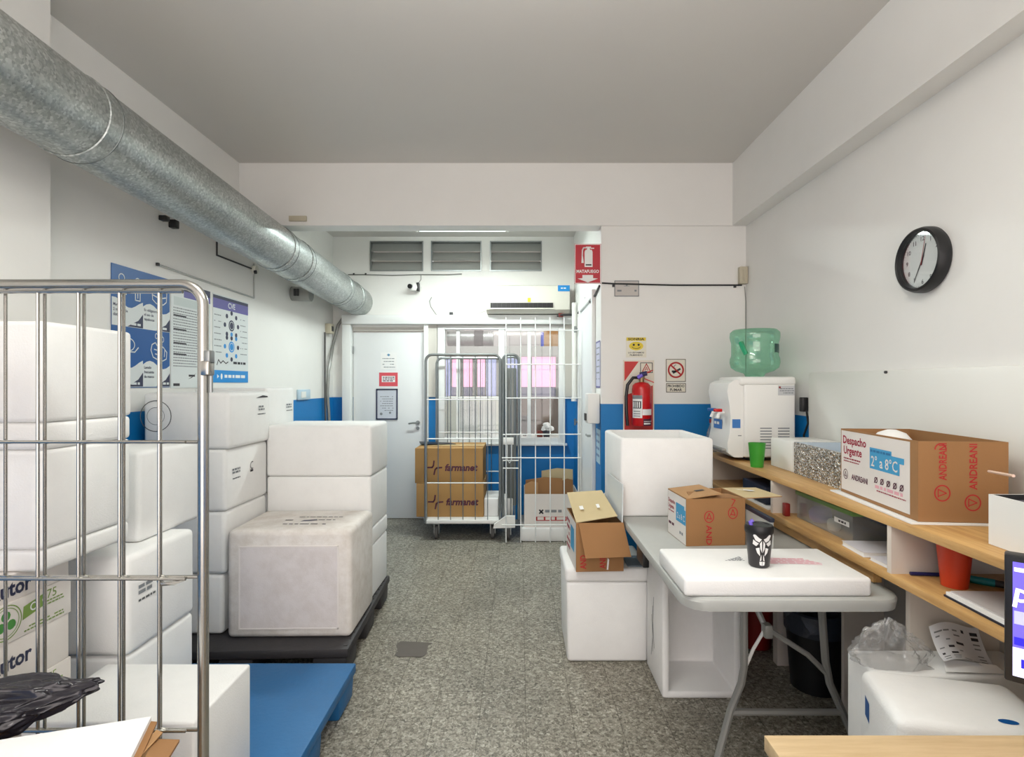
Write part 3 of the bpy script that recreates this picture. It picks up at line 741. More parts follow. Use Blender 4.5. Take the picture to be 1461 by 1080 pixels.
# partition wall: conduit, junction box, signs
yp = YP - 0.006
cable('conduit', [(X(858, YP), yp, Z(404, YP)), (X(876, YP), yp, Z(405, YP)), (X(960, YP), yp, Z(407, YP)), (X(1058, YP), yp, Z(407, YP))], 0.006, mt_dark, 'dark conduit running level across the partition wall', 'conduit', clips=[(X(875, YP), yp, Z(408, YP)), (X(1048, YP), yp, Z(409, YP))])
cable('cable', [(X(1062, YP), yp, Z(409, YP)), (X(1063.5, YP), yp, Z(430, YP)), (X(1063.5, YP), yp, Z(580, YP))], 0.003, mt_grey_m, 'thin dark wire down the right corner of the partition wall')
cable('cable', [(XC - 0.006, 3.9, Z(408, 3.9)), (XC - 0.012, 4.3, Z(432, 4.3)), (XC - 0.008, 4.7, Z(425, 4.7)), (XC - 0.008, 5.3, Z(447, 5.3))], 0.008, mt_dark, 'dark cable over the corridor side door')
c = thing('junction_box', 'beige junction box in the corner of the partition wall', 'junction box', (1.57, YP - 0.05, Z(406, YP)))
m = MB(); m.box(X(1052.5, YP), 1.597, YP - 0.045, YP - 0.001, Z(406, YP), Z(382, YP), mt_beige, 0.004); m.build('housing', c)
m = MB(); m.box(X(1057, YP), 1.585, YP - 0.05, YP - 0.045, Z(402, YP), Z(386, YP), mt_beige, 0.002); m.build('cover', c)

def sign(name, label, px0, px1, py0, py1, Y, mt, t=0.004, cat='sign'):
    x0, x1, z0, z1 = X(px0, Y), X(px1, Y), Z(py1, Y), Z(py0, Y)
    m = MB(); m.box(x0, x1, Y - t, Y - 0.0006, z0, z1, mt)
    return m, Decal(m, (x0, Y - t, z0), (1, 0, 0), (0, 0, 1)), x1 - x0, z1 - z0
YQ = YP
m, D, w, h = sign('', '', 877, 911, 401, 422.5, YQ, plain('aged_paper', (196, 190, 184), 0.6))
D.line([(0, 0), (w, 0), (w, h), (0, h), (0, 0)], 0.006, mt_ink_g); D.text('\u25cf', w / 2, h * 0.68, 0.012, mt_ink_g, align='c') if False else D.disc(w / 2, h * 0.72, 0.007, mt_ink_g, 1, 12)
D.line([(w * .38, h * .66), (w * .62, h * .66)], 0.003, mt_ink_g); D.dashes(w * .1, w * .92, h * .3, 0.012, mt_ink_g, 1, 5)
tag(m.build('door_plate_sign'), 'small grey framed sign on the partition over the conduit', 'sign')
m, D, w, h = sign('', '', 893, 922, 481, 510, YQ, plain('cream_paper', (228, 224, 208), 0.6))
D.rect(0.004, w - .004, h * .82, h - .003, mt_yellow); D.text('SONRIA', w / 2, h * .845, 0.016, mt_ink, 2, 'c', 0.03, w=w * .8)
D.disc(w / 2, h * .56, w * .35, mt_yellow, 1, 28, h * .21); D.disc(w * .38, h * .62, .008, mt_ink, 2, 12); D.disc(w * .62, h * .62, .008, mt_ink, 2, 12); D.ring(w / 2, h * .58, w * .24, .004, mt_ink, 2, 16, h * .16, 200, 340)
D.text('LO ESTAMOS', w / 2, h * .2, .011, mt_ink, 1, 'c', .02, w=w * .78); D.text('FILMANDO', w / 2, h * .08, .011, mt_ink, 1, 'c', .02, w=w * .62)
tag(m.build('smile_sign'), 'small sign with a yellow smiling face above the fire extinguisher', 'sign')
m, D, w, h = sign('', '', 949.5, 978.5, 512, 545, YQ, plain('sign_cream', (226, 220, 204), 0.5))
D.line([(.004, .004), (w - .004, .004), (w - .004, h - .004), (.004, h - .004), (.004, .004)], .004, mt_ink)
D.rect(w * .3, w * .55, h * .42, h * .5, mt_ink); D.line([(w * .38, h * .4), (w * .7, h * .56)], .014, mt_ink); D.line([(w * .42, h * .55), (w * .42, h * .7), (w * .5, h * .74)], .005, mt_ink_g)
D.ring(w / 2, h * .52, w * .4, .012, mt_red_ink, 3, 32, w * .4); D.line([(w * .24, h * .74), (w * .76, h * .3)], .011, mt_red_ink, 2)
tag(m.build('no_smoking_sign'), 'square no smoking pictogram sign on the partition wall', 'sign')
m, D, w, h = sign('', '', 950, 978.5, 546.5, 560, YQ, plain('sign_cream', (226, 220, 204), 0.5))
D.line([(.003, .003), (w - .003, .003), (w - .003, h - .003), (.003, h - .003), (.003, .003)], .004, mt_ink)
D.text('PROHIBIDO', w / 2, h * .56, .018, mt_ink, 1, 'c', .03, w=w * .84); D.text('FUMAR', w / 2, h * .16, .018, mt_ink, 1, 'c', .03, w=w * .6)
tag(m.build('no_smoking_caption'), 'narrow caption sign reading PROHIBIDO FUMAR', 'sign')

# flag sign MATAFUEGO sticking out from the partition edge
yf = 3.84
x0, x1, z0, z1 = X(819.5, yf), X(857.5, yf), Z(405, yf), Z(348, yf)
fs = thing('fire_sign', 'red hanging sign with white extinguisher and arrow reading MATAFUEGO', 'sign', ((x0 + x1) / 2, yf, z0))
m = MB(); m.box(x0, x1, yf - 0.003, yf, z0, z1, mt_red_sign)
D = Decal(m, (x0, yf - 0.003, z0), (1, 0, 0), (0, 0, 1)); w, h = x1 - x0, z1 - z0
D.line([(.004, .004), (w - .004, .004), (w - .004, h - .004), (.004, h - .004), (.004, .004)], .005, mt_paper)
wp_ = mt_paper
D.poly([(w * .38, h * .42), (w * .68, h * .42), (w * .68, h * .8), (w * .65, h * .85), (w * .42, h * .85), (w * .38, h * .8)], wp_); D.rect(w * .47, w * .58, h * .85, h * .9, wp_); D.rect(w * .43, w * .62, h * .9, h * .93, wp_); D.rect(w * .6, w * .74, h * .875, h * .9, wp_)
D.line([(w * .45, h * .9), (w * .34, h * .9), (w * .3, h * .84), (w * .29, h * .68)], .008, wp_); D.poly([(w * .26, h * .52), (w * .35, h * .52), (w * .32, h * .7), (w * .275, h * .7)], wp_)
D.rect(w * .42, w * .64, h * .455, h * .49, mt_ink, 2)
D.text('MATAFUEGO', w / 2, h * .275, .021, wp_, 1, 'c', .03, w=w * .84)
D.poly([(w * .3, h * .22), (w * .7, h * .22), (w * .7, h * .14), (w * .88, h * .13), (w * .5, h * .035), (w * .12, h * .13), (w * .3, h * .14)], wp_)
m.build('sign_face', fs)
m = MB(); m.box(x1, XC + 0.002, yf - 0.004, yf + 0.015, z0, z1, mt_trim); m.build('edge_bracket', fs)

# fire extinguisher on its board
m, D, w, h = sign('', '', 889, 933, 514, 640, YQ, plain('sign_red_board', (196, 42, 36), 0.45), .004)
D.line([(.004, .004), (w - .004, .004), (w - .004, h - .004), (.004, h - .004), (.004, .004)], .009, plain('sign_cream', (226, 220, 204)))
cr = plain('sign_cream', (226, 220, 204)); D.poly([(.008, h * .76), (w * .5, h * .985), (w * .99, h * .985), (w * .99, h * .72), (.008, h * .6)], cr, 2)
D.line([(w * .56, h * .86), (w * .56, h * .97), (w * .94, h * .97), (w * .94, h * .86), (w * .56, h * .86)], .005, mt_ink, 3); D.line([(w * .62, h * .87), (w * .75, h * .96), (w * .88, h * .87), (w * .62, h * .87)], .006, mt_red_ink, 4); D.text('A', w * .75, h * .88, .03, mt_red_ink, 4, 'c')
bd = m.build('extinguisher_board'); tag(bd, 'tall red and cream backing board behind the fire extinguisher', 'sign board')
ex, ey = X(915, YP - .08), YP - 0.085
fe = thing('fire_extinguisher', 'red fire extinguisher with black hose hanging on the partition wall', 'fire extinguisher', (ex, ey, Z(607, 3.78)))
zb, zt = Z(607, 3.78), Z(545, 3.78); R0 = 0.066
m = MB(); m.lathe([(R0 * .93, 0), (R0, .008), (R0, zt - zb - .05), (R0 * .93, zt - zb - .025), (R0 * .7, zt - zb - .008), (R0 * .3, zt - zb)], (ex, ey, zb), mt_red, 36); m.build('cylinder', fe)
m = MB(); m.lathe([(.018, 0), (.018, .02), (.022, .022), (.022, .045), (.012, .05)], (ex, ey, zt - .003), plain('brass', (150, 130, 100), .35, .8), 16); m.build('valve', fe)
m = MB(); m.slab([(ex - .02, ey - .012, zt + .035), (ex + .075, ey - .012, zt + .085), (ex + .075, ey + .012, zt + .085), (ex - .02, ey + .012, zt + .035)], .006, mt_red); m.slab([(ex + .01, ey - .012, zt + .03), (ex + .085, ey - .012, zt + .0), (ex + .085, ey + .012, zt + .0), (ex + .01, ey + .012, zt + .03)], .006, mt_red); m.build('lever', fe)
m = MB(); m.cyl((ex - .015, ey - .02, zt + .05), (ex + .03, ey - .035, zt + .06), .016, mt_pen, n=12); m.cyl((ex - .03, ey - .02, zt + .03), (ex + .0, ey - .03, zt + .05), .014, mt_purple, n=12); m.build('seal_tag', fe)
m = MB(); m.tube([(ex - .015, ey, zt + .03), (ex - .06, ey - .01, zt + .03), (ex - .098, ey - .01, zt - .02), (ex - .108, ey - .01, zt - .1), (ex - .106, ey - .01, zb + .1), (ex - .098, ey - .01, zb - .0)], .011, mt_black, 10); m.build('hose', fe)
def cyl_label(mb, a0, a1, z0, z1, r, mt, n=10):
    V = []
    for k in range(n + 1):
        a = math.radians(a0 + (a1 - a0) * k / n)
        for z in (z0, z1): V.append((ex + r * math.cos(a), ey + r * math.sin(a), z))
    mb.add(V, [(2 * k, 2 * k + 2, 2 * k + 3, 2 * k + 1) for k in range(n)], mt)
m = MB(); m.recalc = False; cyl_label(m, 195, 262, zb + .055, zb + .21, R0 + .0008, mt_paper); cyl_label(m, 195, 262, zb + .185, zb + .21, R0 + .0013, mt_ink_g); cyl_label(m, 200, 256, zb + .12, zb + .17, R0 + .0013, mt_ink)
for k in range(4): cyl_label(m, 203 + k * 13, 210 + k * 13, zb + .125, zb + .165, R0 + .0017, mt_paper, 3)
for k in range(3): cyl_label(m, 205, 250, zb + .065 + k * .016, zb + .071 + k * .016, R0 + .0013, mt_ink_g)
m.build('instruction_label', fe)
m = MB(); m.recalc = False; cyl_label(m, 263, 345, zb + .075, zb + .115, R0 + .0008, mt_paper); m.build('white_band', fe)
m = MB(); m.recalc = False; cyl_label(m, 268, 350, zb + .002, zb + .05, R0 + .0008, mt_ink_p); cyl_label(m, 272, 320, zb + .012, zb + .022, R0 + .0013, mt_paper); cyl_label(m, 272, 340, zb + .03, zb + .034, R0 + .0013, mt_paper); m.build('dark_label', fe)

# corridor side wall: paper dispenser, notices, white pipe
c = thing('paper_dispenser', 'white paper towel dispenser on the corridor wall edge', 'dispenser', (XC - .06, 3.98, Z(604, 3.95)))
m = MB(); m.box(X(837, 3.95), XC - 0.001, 3.90, 4.06, Z(604, 3.95), Z(561, 3.95), mt_white_p, .012); m.build('housing', c)
m = MB(); m.box(X(836, 3.95) - .006, X(838, 3.95), 3.95, 4.02, Z(600, 3.95), Z(590, 3.95), mt_dark); m.build('slot', c)
def cw(y0, y1, z0, z1, mt, t=.003):
    m = MB(); m.box(XC - t, XC - .0006, y0, y1, z0, z1, mt); return m, Decal(m, (XC - t, y1, z0), (0, -1, 0), (0, 0, 1)), y1 - y0, z1 - z0
m, D, w, h = cw(3.89, 4.09, Z(552, 4), Z(488, 4), plain('lilac_paper', (206, 206, 226), .6)); D.line([(0, 0), (w, 0), (w, h), (0, h), (0, 0)], .012, mt_poster_v)
for k in range(6): D.dashes(.03, w - .03, h * .85 - k * .045, .01, mt_ink_g, 1, k)
tag(m.build('framed_notice'), 'narrow lilac framed notice on the corridor wall above the paper dispenser', 'notice')
m, D, w, h = cw(3.9, 4.08, Z(660, 4), Z(612, 4), plain('pale_sticker', (176, 206, 222), .5))
for k in range(4): D.dashes(.02, w - .02, h * .8 - k * .05, .018, mt_poster_b, 1, k + 9)
tag(m.build('wall_sticker'), 'pale blue sticker on the corridor wall under the paper dispenser', 'sticker')
c = thing('white_pipe', 'white vertical pipe in the corner right of the inner window', 'pipe', (X(824, 5.4), 5.4, 1.2))
m = MB(); m.tube([(XC - .03, 5.45, 1.27), (XC - .03, 5.45, Z(432, 5.45))], .024, mt_white_p, 12); m.build('pipe_body', c)
m = MB(); m.cyl((XC - .03, 5.45, 1.26), (XC - .03, 5.45, 1.3), .03, mt_white_p, n=12); m.build('coupling', c)
c = thing('gate_latch', 'small metal latch on the corridor side wall', 'latch', (XC - .03, 5.2, Z(468, 5.2)))
for zz in (Z(470, 5.2), Z(602, 5.2)):
    m = MB(); m.cyl((XC - .001, 5.2, zz), (XC - .05, 5.2, zz), .012, mt_zinc, n=10); m.cyl((XC - .045, 5.2, zz - .03), (XC - .045, 5.2, zz + .03), .012, mt_zinc, n=10); m.build('bolt', c)

# notices on the back door
yd = YB + 0.015
def dn(px0, px1, py0, py1, mt, t=.002):
    x0, x1, z0, z1 = X(px0, yd), X(px1, yd), Z(py1, yd), Z(py0, yd)
    m = MB(); m.box(x0, x1, yd - t, yd - .0006, z0, z1, mt); return m, Decal(m, (x0, yd - t, z0), (1, 0, 0), (0, 0, 1)), x1 - x0, z1 - z0
m, D, w, h = dn(543, 566, 503, 527, mt_paper); D.disc(w / 2, h * .86, .013, mt_cyan, 1, 10); D.line([(w * .4, h * .86), (w * .6, h * .86)], .006, mt_ink_g, 2)
for k in range(4): D.dashes(w * (.12 + .08 * (k % 2)), w * .9, h * (.62 - .17 * k), .008, mt_ink_g, 1, k + 3)
tag(m.build('door_notice'), 'white paper notice, topmost on the back door', 'notice')
m, D, w, h = dn(541, 567.5, 531.5, 551, mt_red_pale); D.rect(w * .14, w * .86, h * .3, h * .75, mt_paper); 
for k in range(3): D.dashes(w * .2, w * .82, h * (.62 - .13 * k), .01, mt_ink_p, 2, k + 13, .95)
tag(m.build('red_notice'), 'red notice with a white text panel on the back door', 'notice')
c = thing('framed_certificate', 'paper in a thin dark frame, lowest on the back door', 'frame', (X(552, yd), yd, Z(599, yd)))
m, D, w, h = dn(538.5, 566, 556, 597, plain('grey_document', (204, 208, 216), .5), .004)
for k in range(7): D.dashes(w * (.15 + .1 * (k % 2)), w * .85, h * (.75 - .08 * k), .007, mt_ink_g, 1, k + 30)
D.disc(w * .2, h * .16, .015, mt_ink_g, 1, 10); D.disc(w * .66, h * .2, .012, mt_ink_g, 1, 10); m.build('document', c)
m = MB(); x0, x1, z0, z1 = X(537, yd), X(567.5, yd), Z(598.5, yd), Z(554.5, yd)
for b in ((x0, x0 + .012, z0, z1), (x1 - .012, x1, z0, z1), (x0, x1, z0, z0 + .012), (x0, x1, z1 - .012, z1)): m.box(b[0], b[1], yd - .012, yd - .0006, b[2], b[3], mt_poster_n)
m.build('frame', c)

# posters on the left wall
XPW = XL + 0.004
def poster(px0, px1, z0, z1, mt):
    y0, y1 = wy(px0), wy(px1)
    m = MB(); m.box(XL + .0008, XPW, y0, y1, z0, z1, mt)
    return m, Decal(m, (XPW, y0, z0), (0, 1, 0), (0, 0, 1)), y1 - y0, z1 - z0
m, D, w, h = poster(158, 241, 1.415, 2.02, mt_poster_b)
for q in range(2):
    o = h * .5 * (1 - q)
    for c2 in range(2):
        u0 = w * .5 * c2
        top = [(u0 + w * .5 * t / 8, o + h * (.2 + .035 * math.sin(t / 8 * math.pi * 2 + (0 if c2 else 1.2)))) for t in range(9)]
        D.poly([(u0, o + .004)] + [(u0 + w * .5, o + .004)] + list(reversed(top)), mt_poster_g)
        D.poly([(u0 + w * .24, o + .006), (u0 + w * .5, o + .006), (u0 + w * .5, o + h * .13), (u0 + w * .42, o + h * .07)], mt_poster_n, 2)
        D.dashes(u0 + w * .3, u0 + w * .48, o + h * .025, .012, mt_poster_g, 3, q * 2 + c2, .95)
tx = [[('Mantener', '2 metros de', 'distancia'), ('Es obligatorio', 'el uso de', 'tapabocas')], [('', '', ''), ('Lavado', 'frecuente', 'de manos')]]
for q in range(2):
    for c2 in range(2):
        for k, t_ in enumerate(tx[q][c2]):
            if t_: D.text(t_, w * (.02 + .5 * c2), h * .5 * (1 - q) + h * (.165 - .04 * k), .014, mt_poster_n, 2, bold=.02)
L = lambda pts, **k: D.line([(w * a, h * b) for a, b in pts], .006, mt_poster_g, 2)
D.ring(w * .15, h * .9, .022, .005, mt_poster_g, 2, 18); L([(.06, .86), (.1, .87), (.2, .87), (.24, .86)]); L([(.08, .86), (.08, .77)]); L([(.22, .86), (.22, .77)]); L([(.12, .85), (.12, .75), (.18, .75), (.18, .85)])
D.ring(w * .41, h * .9, .02, .005, mt_poster_g, 2, 18); L([(.37, .87), (.37, .74), (.45, .74), (.45, .87), (.37, .87)]); L([(.41, .87), (.41, .76)])
L([(.66, .86), (.7, .87), (.9, .87), (.94, .86), (.93, .78), (.87, .75), (.74, .75), (.67, .78), (.66, .86)]); L([(.68, .82), (.8, .8), (.92, .82)]); L([(.8, .8), (.8, .75)])
D.ring(w * .8, h * .9, .03, .005, mt_poster_g, 2, 18, None, 20, 160)
for a, b in ((.74, .46), (.83, .465), (.78, .43), (.86, .435)): D.ring(w * a, h * b, .011, .004, mt_poster_g, 2, 12, .016)
L([(.64, .33), (.66, .38), (.72, .4), (.76, .37), (.82, .38), (.88, .36), (.94, .32), (.93, .26), (.86, .24), (.76, .25), (.68, .27), (.64, .33)]); L([(.7, .34), (.78, .33), (.82, .3)]); L([(.72, .3), (.8, .29)]); L([(.84, .36), (.84, .3)]); L([(.9, .34), (.89, .28)])
D.ring(w * .25, h * .36, .05, .005, mt_poster_g, 2, 18, .035); L([(.1, .34), (.2, .3), (.36, .3), (.42, .34)])
tag(m.build('hygiene_poster'), 'large blue poster with white line drawings, leftmost on the left wall', 'poster')
m, D, w, h = poster(243, 299, 1.41, 2.02, mt_poster_g)
D.rect(0, w, h * .93, h, mt_poster_n); D.rect(w * .3, w, h * .87, h * .93, mt_poster_v); D.rect(w * .06, w * .98, h * .78, h * .86, plain('pale_mint', (196, 206, 204), .5))
for k in range(22):
    D.dashes(w * .05, w * (.62 + .33 * ((k * 7) % 5) / 4), h * (.75 - .026 * k), .006, mt_ink_g, 1, k + 40, .95)
for k in (3, 8, 13, 17): D.rect(w * .05, w * .36, h * (.757 - .026 * k), h * (.757 - .026 * k) + .008, mt_ink, 2)
D.rect(w * .42, w * .58, h * .11, h * .13, mt_ink); D.poly([(w * .4, h * .085), (w * .5, h * .11), (w * .62, h * .15), (w * .5, h * .1)], mt_ink, 2); D.rect(w * .05, w * .2, h * .02, h * .045, mt_ink); D.rect(w * .82, w * .96, h * .02, h * .05, mt_ink)
tag(m.build('text_poster'), 'white poster of dense small text with a navy header between two other posters', 'poster')
m, D, w, h = poster(303, 353, 1.443, 2.02, mt_poster_g)
D.rect(0, w, h * .84, h * .95, mt_poster_v); D.text('CVE', w / 2, h * .87, .036, mt_poster_g, 2, 'c', .02)
D.rect(0, w, h * .95, h * .985, mt_poster_n); D.rect(0, w, 0, h * .14, mt_poster_sky); D.dashes(w * .3, w * .9, h * .055, .02, mt_paper, 2, 4, .95); D.disc(w * .12, h * .07, .016, mt_paper, 2, 3); D.disc(w * .22, h * .07, .012, mt_paper, 2, 10, .02)
for v0, mm in ((.67, mt_poster_n), (.42, mt_poster_sky)):
    D.disc(w * .5, h * v0, .038, mm, 1, 20); D.ring(w * .5, h * v0, .028, .004, mt_poster_g, 2, 16)
    for k in range(8):
        a = k * math.pi / 4; D.disc(w * .5 + math.cos(a) * .085, h * v0 + math.sin(a) * .085, .016, mm if k % 3 else mt_poster_n, 1, 10)
for k in range(7): D.dashes(w * .03, w * .22, h * (.76 - .07 * k), .006, mt_ink_g, 1, k + 70); D.dashes(w * .76, w * .97, h * (.76 - .07 * k), .006, mt_ink_g, 1, k + 80)
D.line([(w * .1, h * .2), (w * .14, h * .26), (w * .2, h * .22), (w * .26, h * .25), (w * .34, h * .22), (w * .4, h * .24)], .007, mt_ink, 1); D.dashes(w * .55, w * .95, h * .22, .016, mt_ink, 1, 6, .95)
tag(m.build('network_poster'), 'pale poster with ringed dot diagrams, rightmost on the left wall', 'poster')

# wall clock
cyk = 1.545 * F / (1304 - CX); czk = Z(371, cyk)
ck = thing('wall_clock', 'round black wall clock with white face on the right wall', 'clock', (XR, cyk, czk))
FT = Matrix(((0, 0, -1, XR - .001), (-1, 0, 0, cyk), (0, 1, 0, czk), (0, 0, 0, 1)))
RC = 0.128
m = MB(FT); m.lathe([(RC * .96, 0), (RC, .008), (RC * .995, .03), (RC * .95, .046), (RC * .9, .05), (RC * .86, .046), (RC * .835, .028), (RC * .835, .02)], (0, 0, 0), mt_black, 56, capt=False); m.build('rim', ck)
m = MB(FT); m.lathe([(RC * .84, .012), (RC * .84, .02)], (0, 0, 0), mt_paper, 48)
D = Decal(m, (0, 0, .02), (1, 0, 0), (0, 1, 0))
for k in range(1, 13):
    a = math.radians(90 - 30 * k); D.text(str(k), math.cos(a) * RC * .66, math.sin(a) * RC * .66 - .008, .017, mt_ink, 1, 'c', .02)
for k in range(60):
    a = math.radians(6 * k); D.line([(math.cos(a) * RC * .79, math.sin(a) * RC * .79), (math.cos(a) * RC * .815, math.sin(a) * RC * .815)], .0016, mt_ink, 1)
m.build('dial', ck)
def hand(nm, ang, L, w0, mt, lv, back=.02):
    m = MB(FT); a = math.radians(90 - ang); u = Vector((math.cos(a), math.sin(a), 0)); v = Vector((-u.y, u.x, 0)); z = Vector((0, 0, .022 + lv))
    m.slab([u * -back - v * w0 + z, u * L - v * w0 * .5 + z, u * L + v * w0 * .5 + z, u * -back + v * w0 + z], .001, mt); m.build(nm, ck)
hand('hour_hand', 17, RC * .5, .0035, mt_ink, .0); hand('minute_hand', 209, RC * .68, .003, mt_ink, .0015); hand('second_hand', 12, RC * .72, .0012, mt_red_ink, .003)
m = MB(FT); m.lathe([(RC * .838, .034), (RC * .838, .035)], (0, 0, 0), mt_lens, 48); m.build('glass', ck)
# ================================================================== FOAM BOXES AND PALLETS, LEFT
def foam_box(label, x0, x1, y0, y1, z0, z1, lid=0.0, rot=0, mt=None, bev=0.016, marks=None, group='white foam boxes', seamdrop=0.0, cat='foam box', name='foam_box'):
    """closed expanded-foam box; lid = lid height"""
    mt = mt or mt_foam
    T = rotz((x0 + x1) / 2, (y0 + y1) / 2, rot)
    t = thing(name, label, cat, ((x0 + x1) / 2, (y0 + y1) / 2, z0), group)
    m = MB(T); m.box(x0, x1, y0, y1, z0, z1 - lid, mt, bev, 3); bo = m.build('box_body' if lid else 'closed_box', t, 50)
    if lid:
        m = MB(T); m.box(x0 - .002, x1 + .002, y0 - .002, y1 + .002, z1 - lid, z1, mt, bev, 3); m.build('lid', t, 50)
    if marks:
        m = MB(T); marks(m, x0 - .002, x1 + .002, y0 - .002, y1 + .002, z0, z1); m.build('printed_marks', bo)
    return t
def right_mark(y, z, w, rows=2, hh=.012):
    """small printed lines on the right (+X) face"""
    def f(m, x0, x1, y0, y1, z0, z1):
        D = Decal(m, (x1, y0, z0), (0, 1, 0), (0, 0, 1), .0008)
        for k in range(rows): D.dashes(y, y + w * .8, z - k * hh * 1.3, hh * .8, mt_ink_g, 1, int(y * 100) + k, .95)
        D.dashes(y, y + w * .9, z - rows * hh * 1.5, hh * .5, mt_foam_print, 1, 3)
    return f

def pallet(name, label, x0, x1, y0, y1, h, mt, rot=0, studs=True):
    T = rotz((x0 + x1) / 2, (y0 + y1) / 2, rot)
    t = thing(name, label, 'pallet', ((x0 + x1) / 2, (y0 + y1) / 2, 0))
    m = MB(T); m.box(x0, x1, y0, y1, h - .045, h, mt, .008, 2)
    if studs:
        n = 14
        for k in range(n):
            y = y0 + (y1 - y0) * (k + .5) / n
            m.box(x1 - .03, x1 - .012, y - .008, y + .008, h, h + .003, mt)
    m.build('deck', t)
    W = (x1 - x0); Dp = (y1 - y0)
    for i in range(3):
        for j in range(3):
            fx = x0 + .012 + i * (W - .024 - .16) / 2; fy = y0 + .012 + j * (Dp - .024 - .19) / 2
            m = MB(T); m.box(fx, fx + .16, fy, fy + .19, h - .046, 0, mt, .02, 2, top=(.86, .86)) if False else m.box(fx, fx + .16, fy, fy + .19, 0, h - .045, mt, .014, 2, top=(1.06, 1.06)); m.build('foot', t)
    return t
pallet('plastic_pallet', 'black plastic pallet under the tall foam box stacks', -1.93, -.85, 2.63, 3.65, .15, mt_pallet_k, 2.2)
pallet('plastic_pallet', 'blue plastic pallet in the left foreground', -1.86, -.752, 1.50, 2.52, .15, mt_pallet_b, 0, False)

# worn grey foam box in front of the stack on the black pallet
def worn_marks(m, x0, x1, y0, y1, z0, z1):
    D = Decal(m, (x0, y0, z1), (1, 0, 0), (0, 1, 0), .0008); w = x1 - x0
    D.dashes(w * .42, w * .8, .27, .01, mt_ink, 1, 2, .95); D.dashes(w * .34, w * .46, .2, .016, mt_ink, 1, 5); D.dashes(w * .62, w * .78, .205, .012, mt_ink, 1, 6)
    D.poly([(w * .48, .18), (w * .56, .185), (w * .62, .2), (w * .6, .225), (w * .54, .215), (w * .5, .21)], mt_poster_n, 1)
    D.dashes(w * .37, w * .66, .12, .014, mt_ink, 1, 8, .95); D.rect(w * .7, w * .73, .115, .13, mt_ink)
    E = Decal(m, (x0, y0, z0), (1, 0, 0), (0, 0, 1), .0008); h = z1 - z0
t = foam_box('worn grey-stained foam box at the front of the black pallet', -1.477, -.852, 2.752, 3.205, .153, .697, 0, 1.0, mt_foam_old, .028, worn_marks, name='worn_foam_box')
foam_edge = plain('foam_moulding_edge', (232, 226, 222), .6)
m = MB(rotz(-1.1645, 2.98, 1.0)); x0, x1, yy = -1.415, -.915, 2.7515
m.box(x0 + .007, x1 - .007, yy - .0015, yy + .001, .207, .612, foam('clean_worn_foam', (226, 220, 219), .1))
for a, b, c2, d2 in ((x0, x1, .20, .207), (x0, x1, .612, .619), (x0, x0 + .007, .2, .619), (x1 - .007, x1, .2, .619)): m.box(a, b, yy - .003, yy + .001, c2, d2, foam_edge)
m.build('raised_border', t)
# three-box stack
foam_box('lowest foam box of the right-hand stack, behind the worn box', -1.495, -.878, 3.232, 3.632, .153, .576, .11, 0)
foam_box('middle foam box of the right-hand stack, under the big clean top box', -1.495, -.876, 3.23, 3.63, .576, .886, 0, 0)
foam_box('big clean foam box on top of the stack behind the worn box', -1.497, -.872, 3.225, 3.627, .886, 1.190, 0, 0, bev=.02)
# column against the left wall, nearer
zA = [.153, .461, .782, 1.101, 1.39]; xA = [-1.513, -1.500, -1.493, -1.474]
labA = ['lowest foam box of the column by the left wall', 'second foam box from the pallet in the column by the left wall', 'third foam box up the left wall column with two printed marks', 'top foam box of the left wall column, with a moulded circle on its front']
for k in range(4):
    def mk(m, x0, x1, y0, y1, z0, z1, k=k):
        D = Decal(m, (x1, y0, z0), (0, 1, 0), (0, 0, 1), .0008)
        if k == 3:
            for q in range(2): D.dashes(.31, .38, .2 - q * .016, .010, mt_ink_g, 1, q, .95)
            D.dashes(.3, .39, .16, .006, mt_foam_print); D.poly([(.28, .255), (.36, .268), (.42, .262), (.42, .255)], mt_ink)
            E = Decal(m, (x0, y0, z0), (1, 0, 0), (0, 0, 1), .0008); E.ring(.07, .17, .08, .004, mt_foam_print, 1, 36); E.ring(.07, .17, .045, .002, mt_foam_print, 1, 30)
        if k == 2:
            for q in range(2): D.dashes(.06, .14, .2 - q * .016, .010, mt_ink_g, 1, q + 4, .95)
            D.ring(.27, .2, .022, .006, mt_foam_print, 1, 14, None, 60, 300); D.dashes(.25, .31, .165, .012, mt_ink, 1, 5)
            D.dashes(.05, .14, .155, .006, mt_foam_print, 1, 8)
    foam_box(labA[k], xA[k] - .44, xA[k], 2.79 - .004 * k, 3.25 - .004 * k, zA[k], zA[k + 1], 0, 0, bev=.022, marks=mk if k in (2, 3) else None)
for k in range(4):
    foam_box(['lowest foam box of the rear column by the left wall, mostly hidden', 'second foam box of the rear column by the left wall, mostly hidden', 'third foam box of the rear column by the left wall, mostly hidden', 'top foam box of the rear column, below the wall socket'][k], -1.945, -1.507, 3.262, 3.66, .153 + .314 * k, .153 + .314 * (k + 1), 0, 0, marks=right_mark(.27, .2, .1) if k == 3 else None)
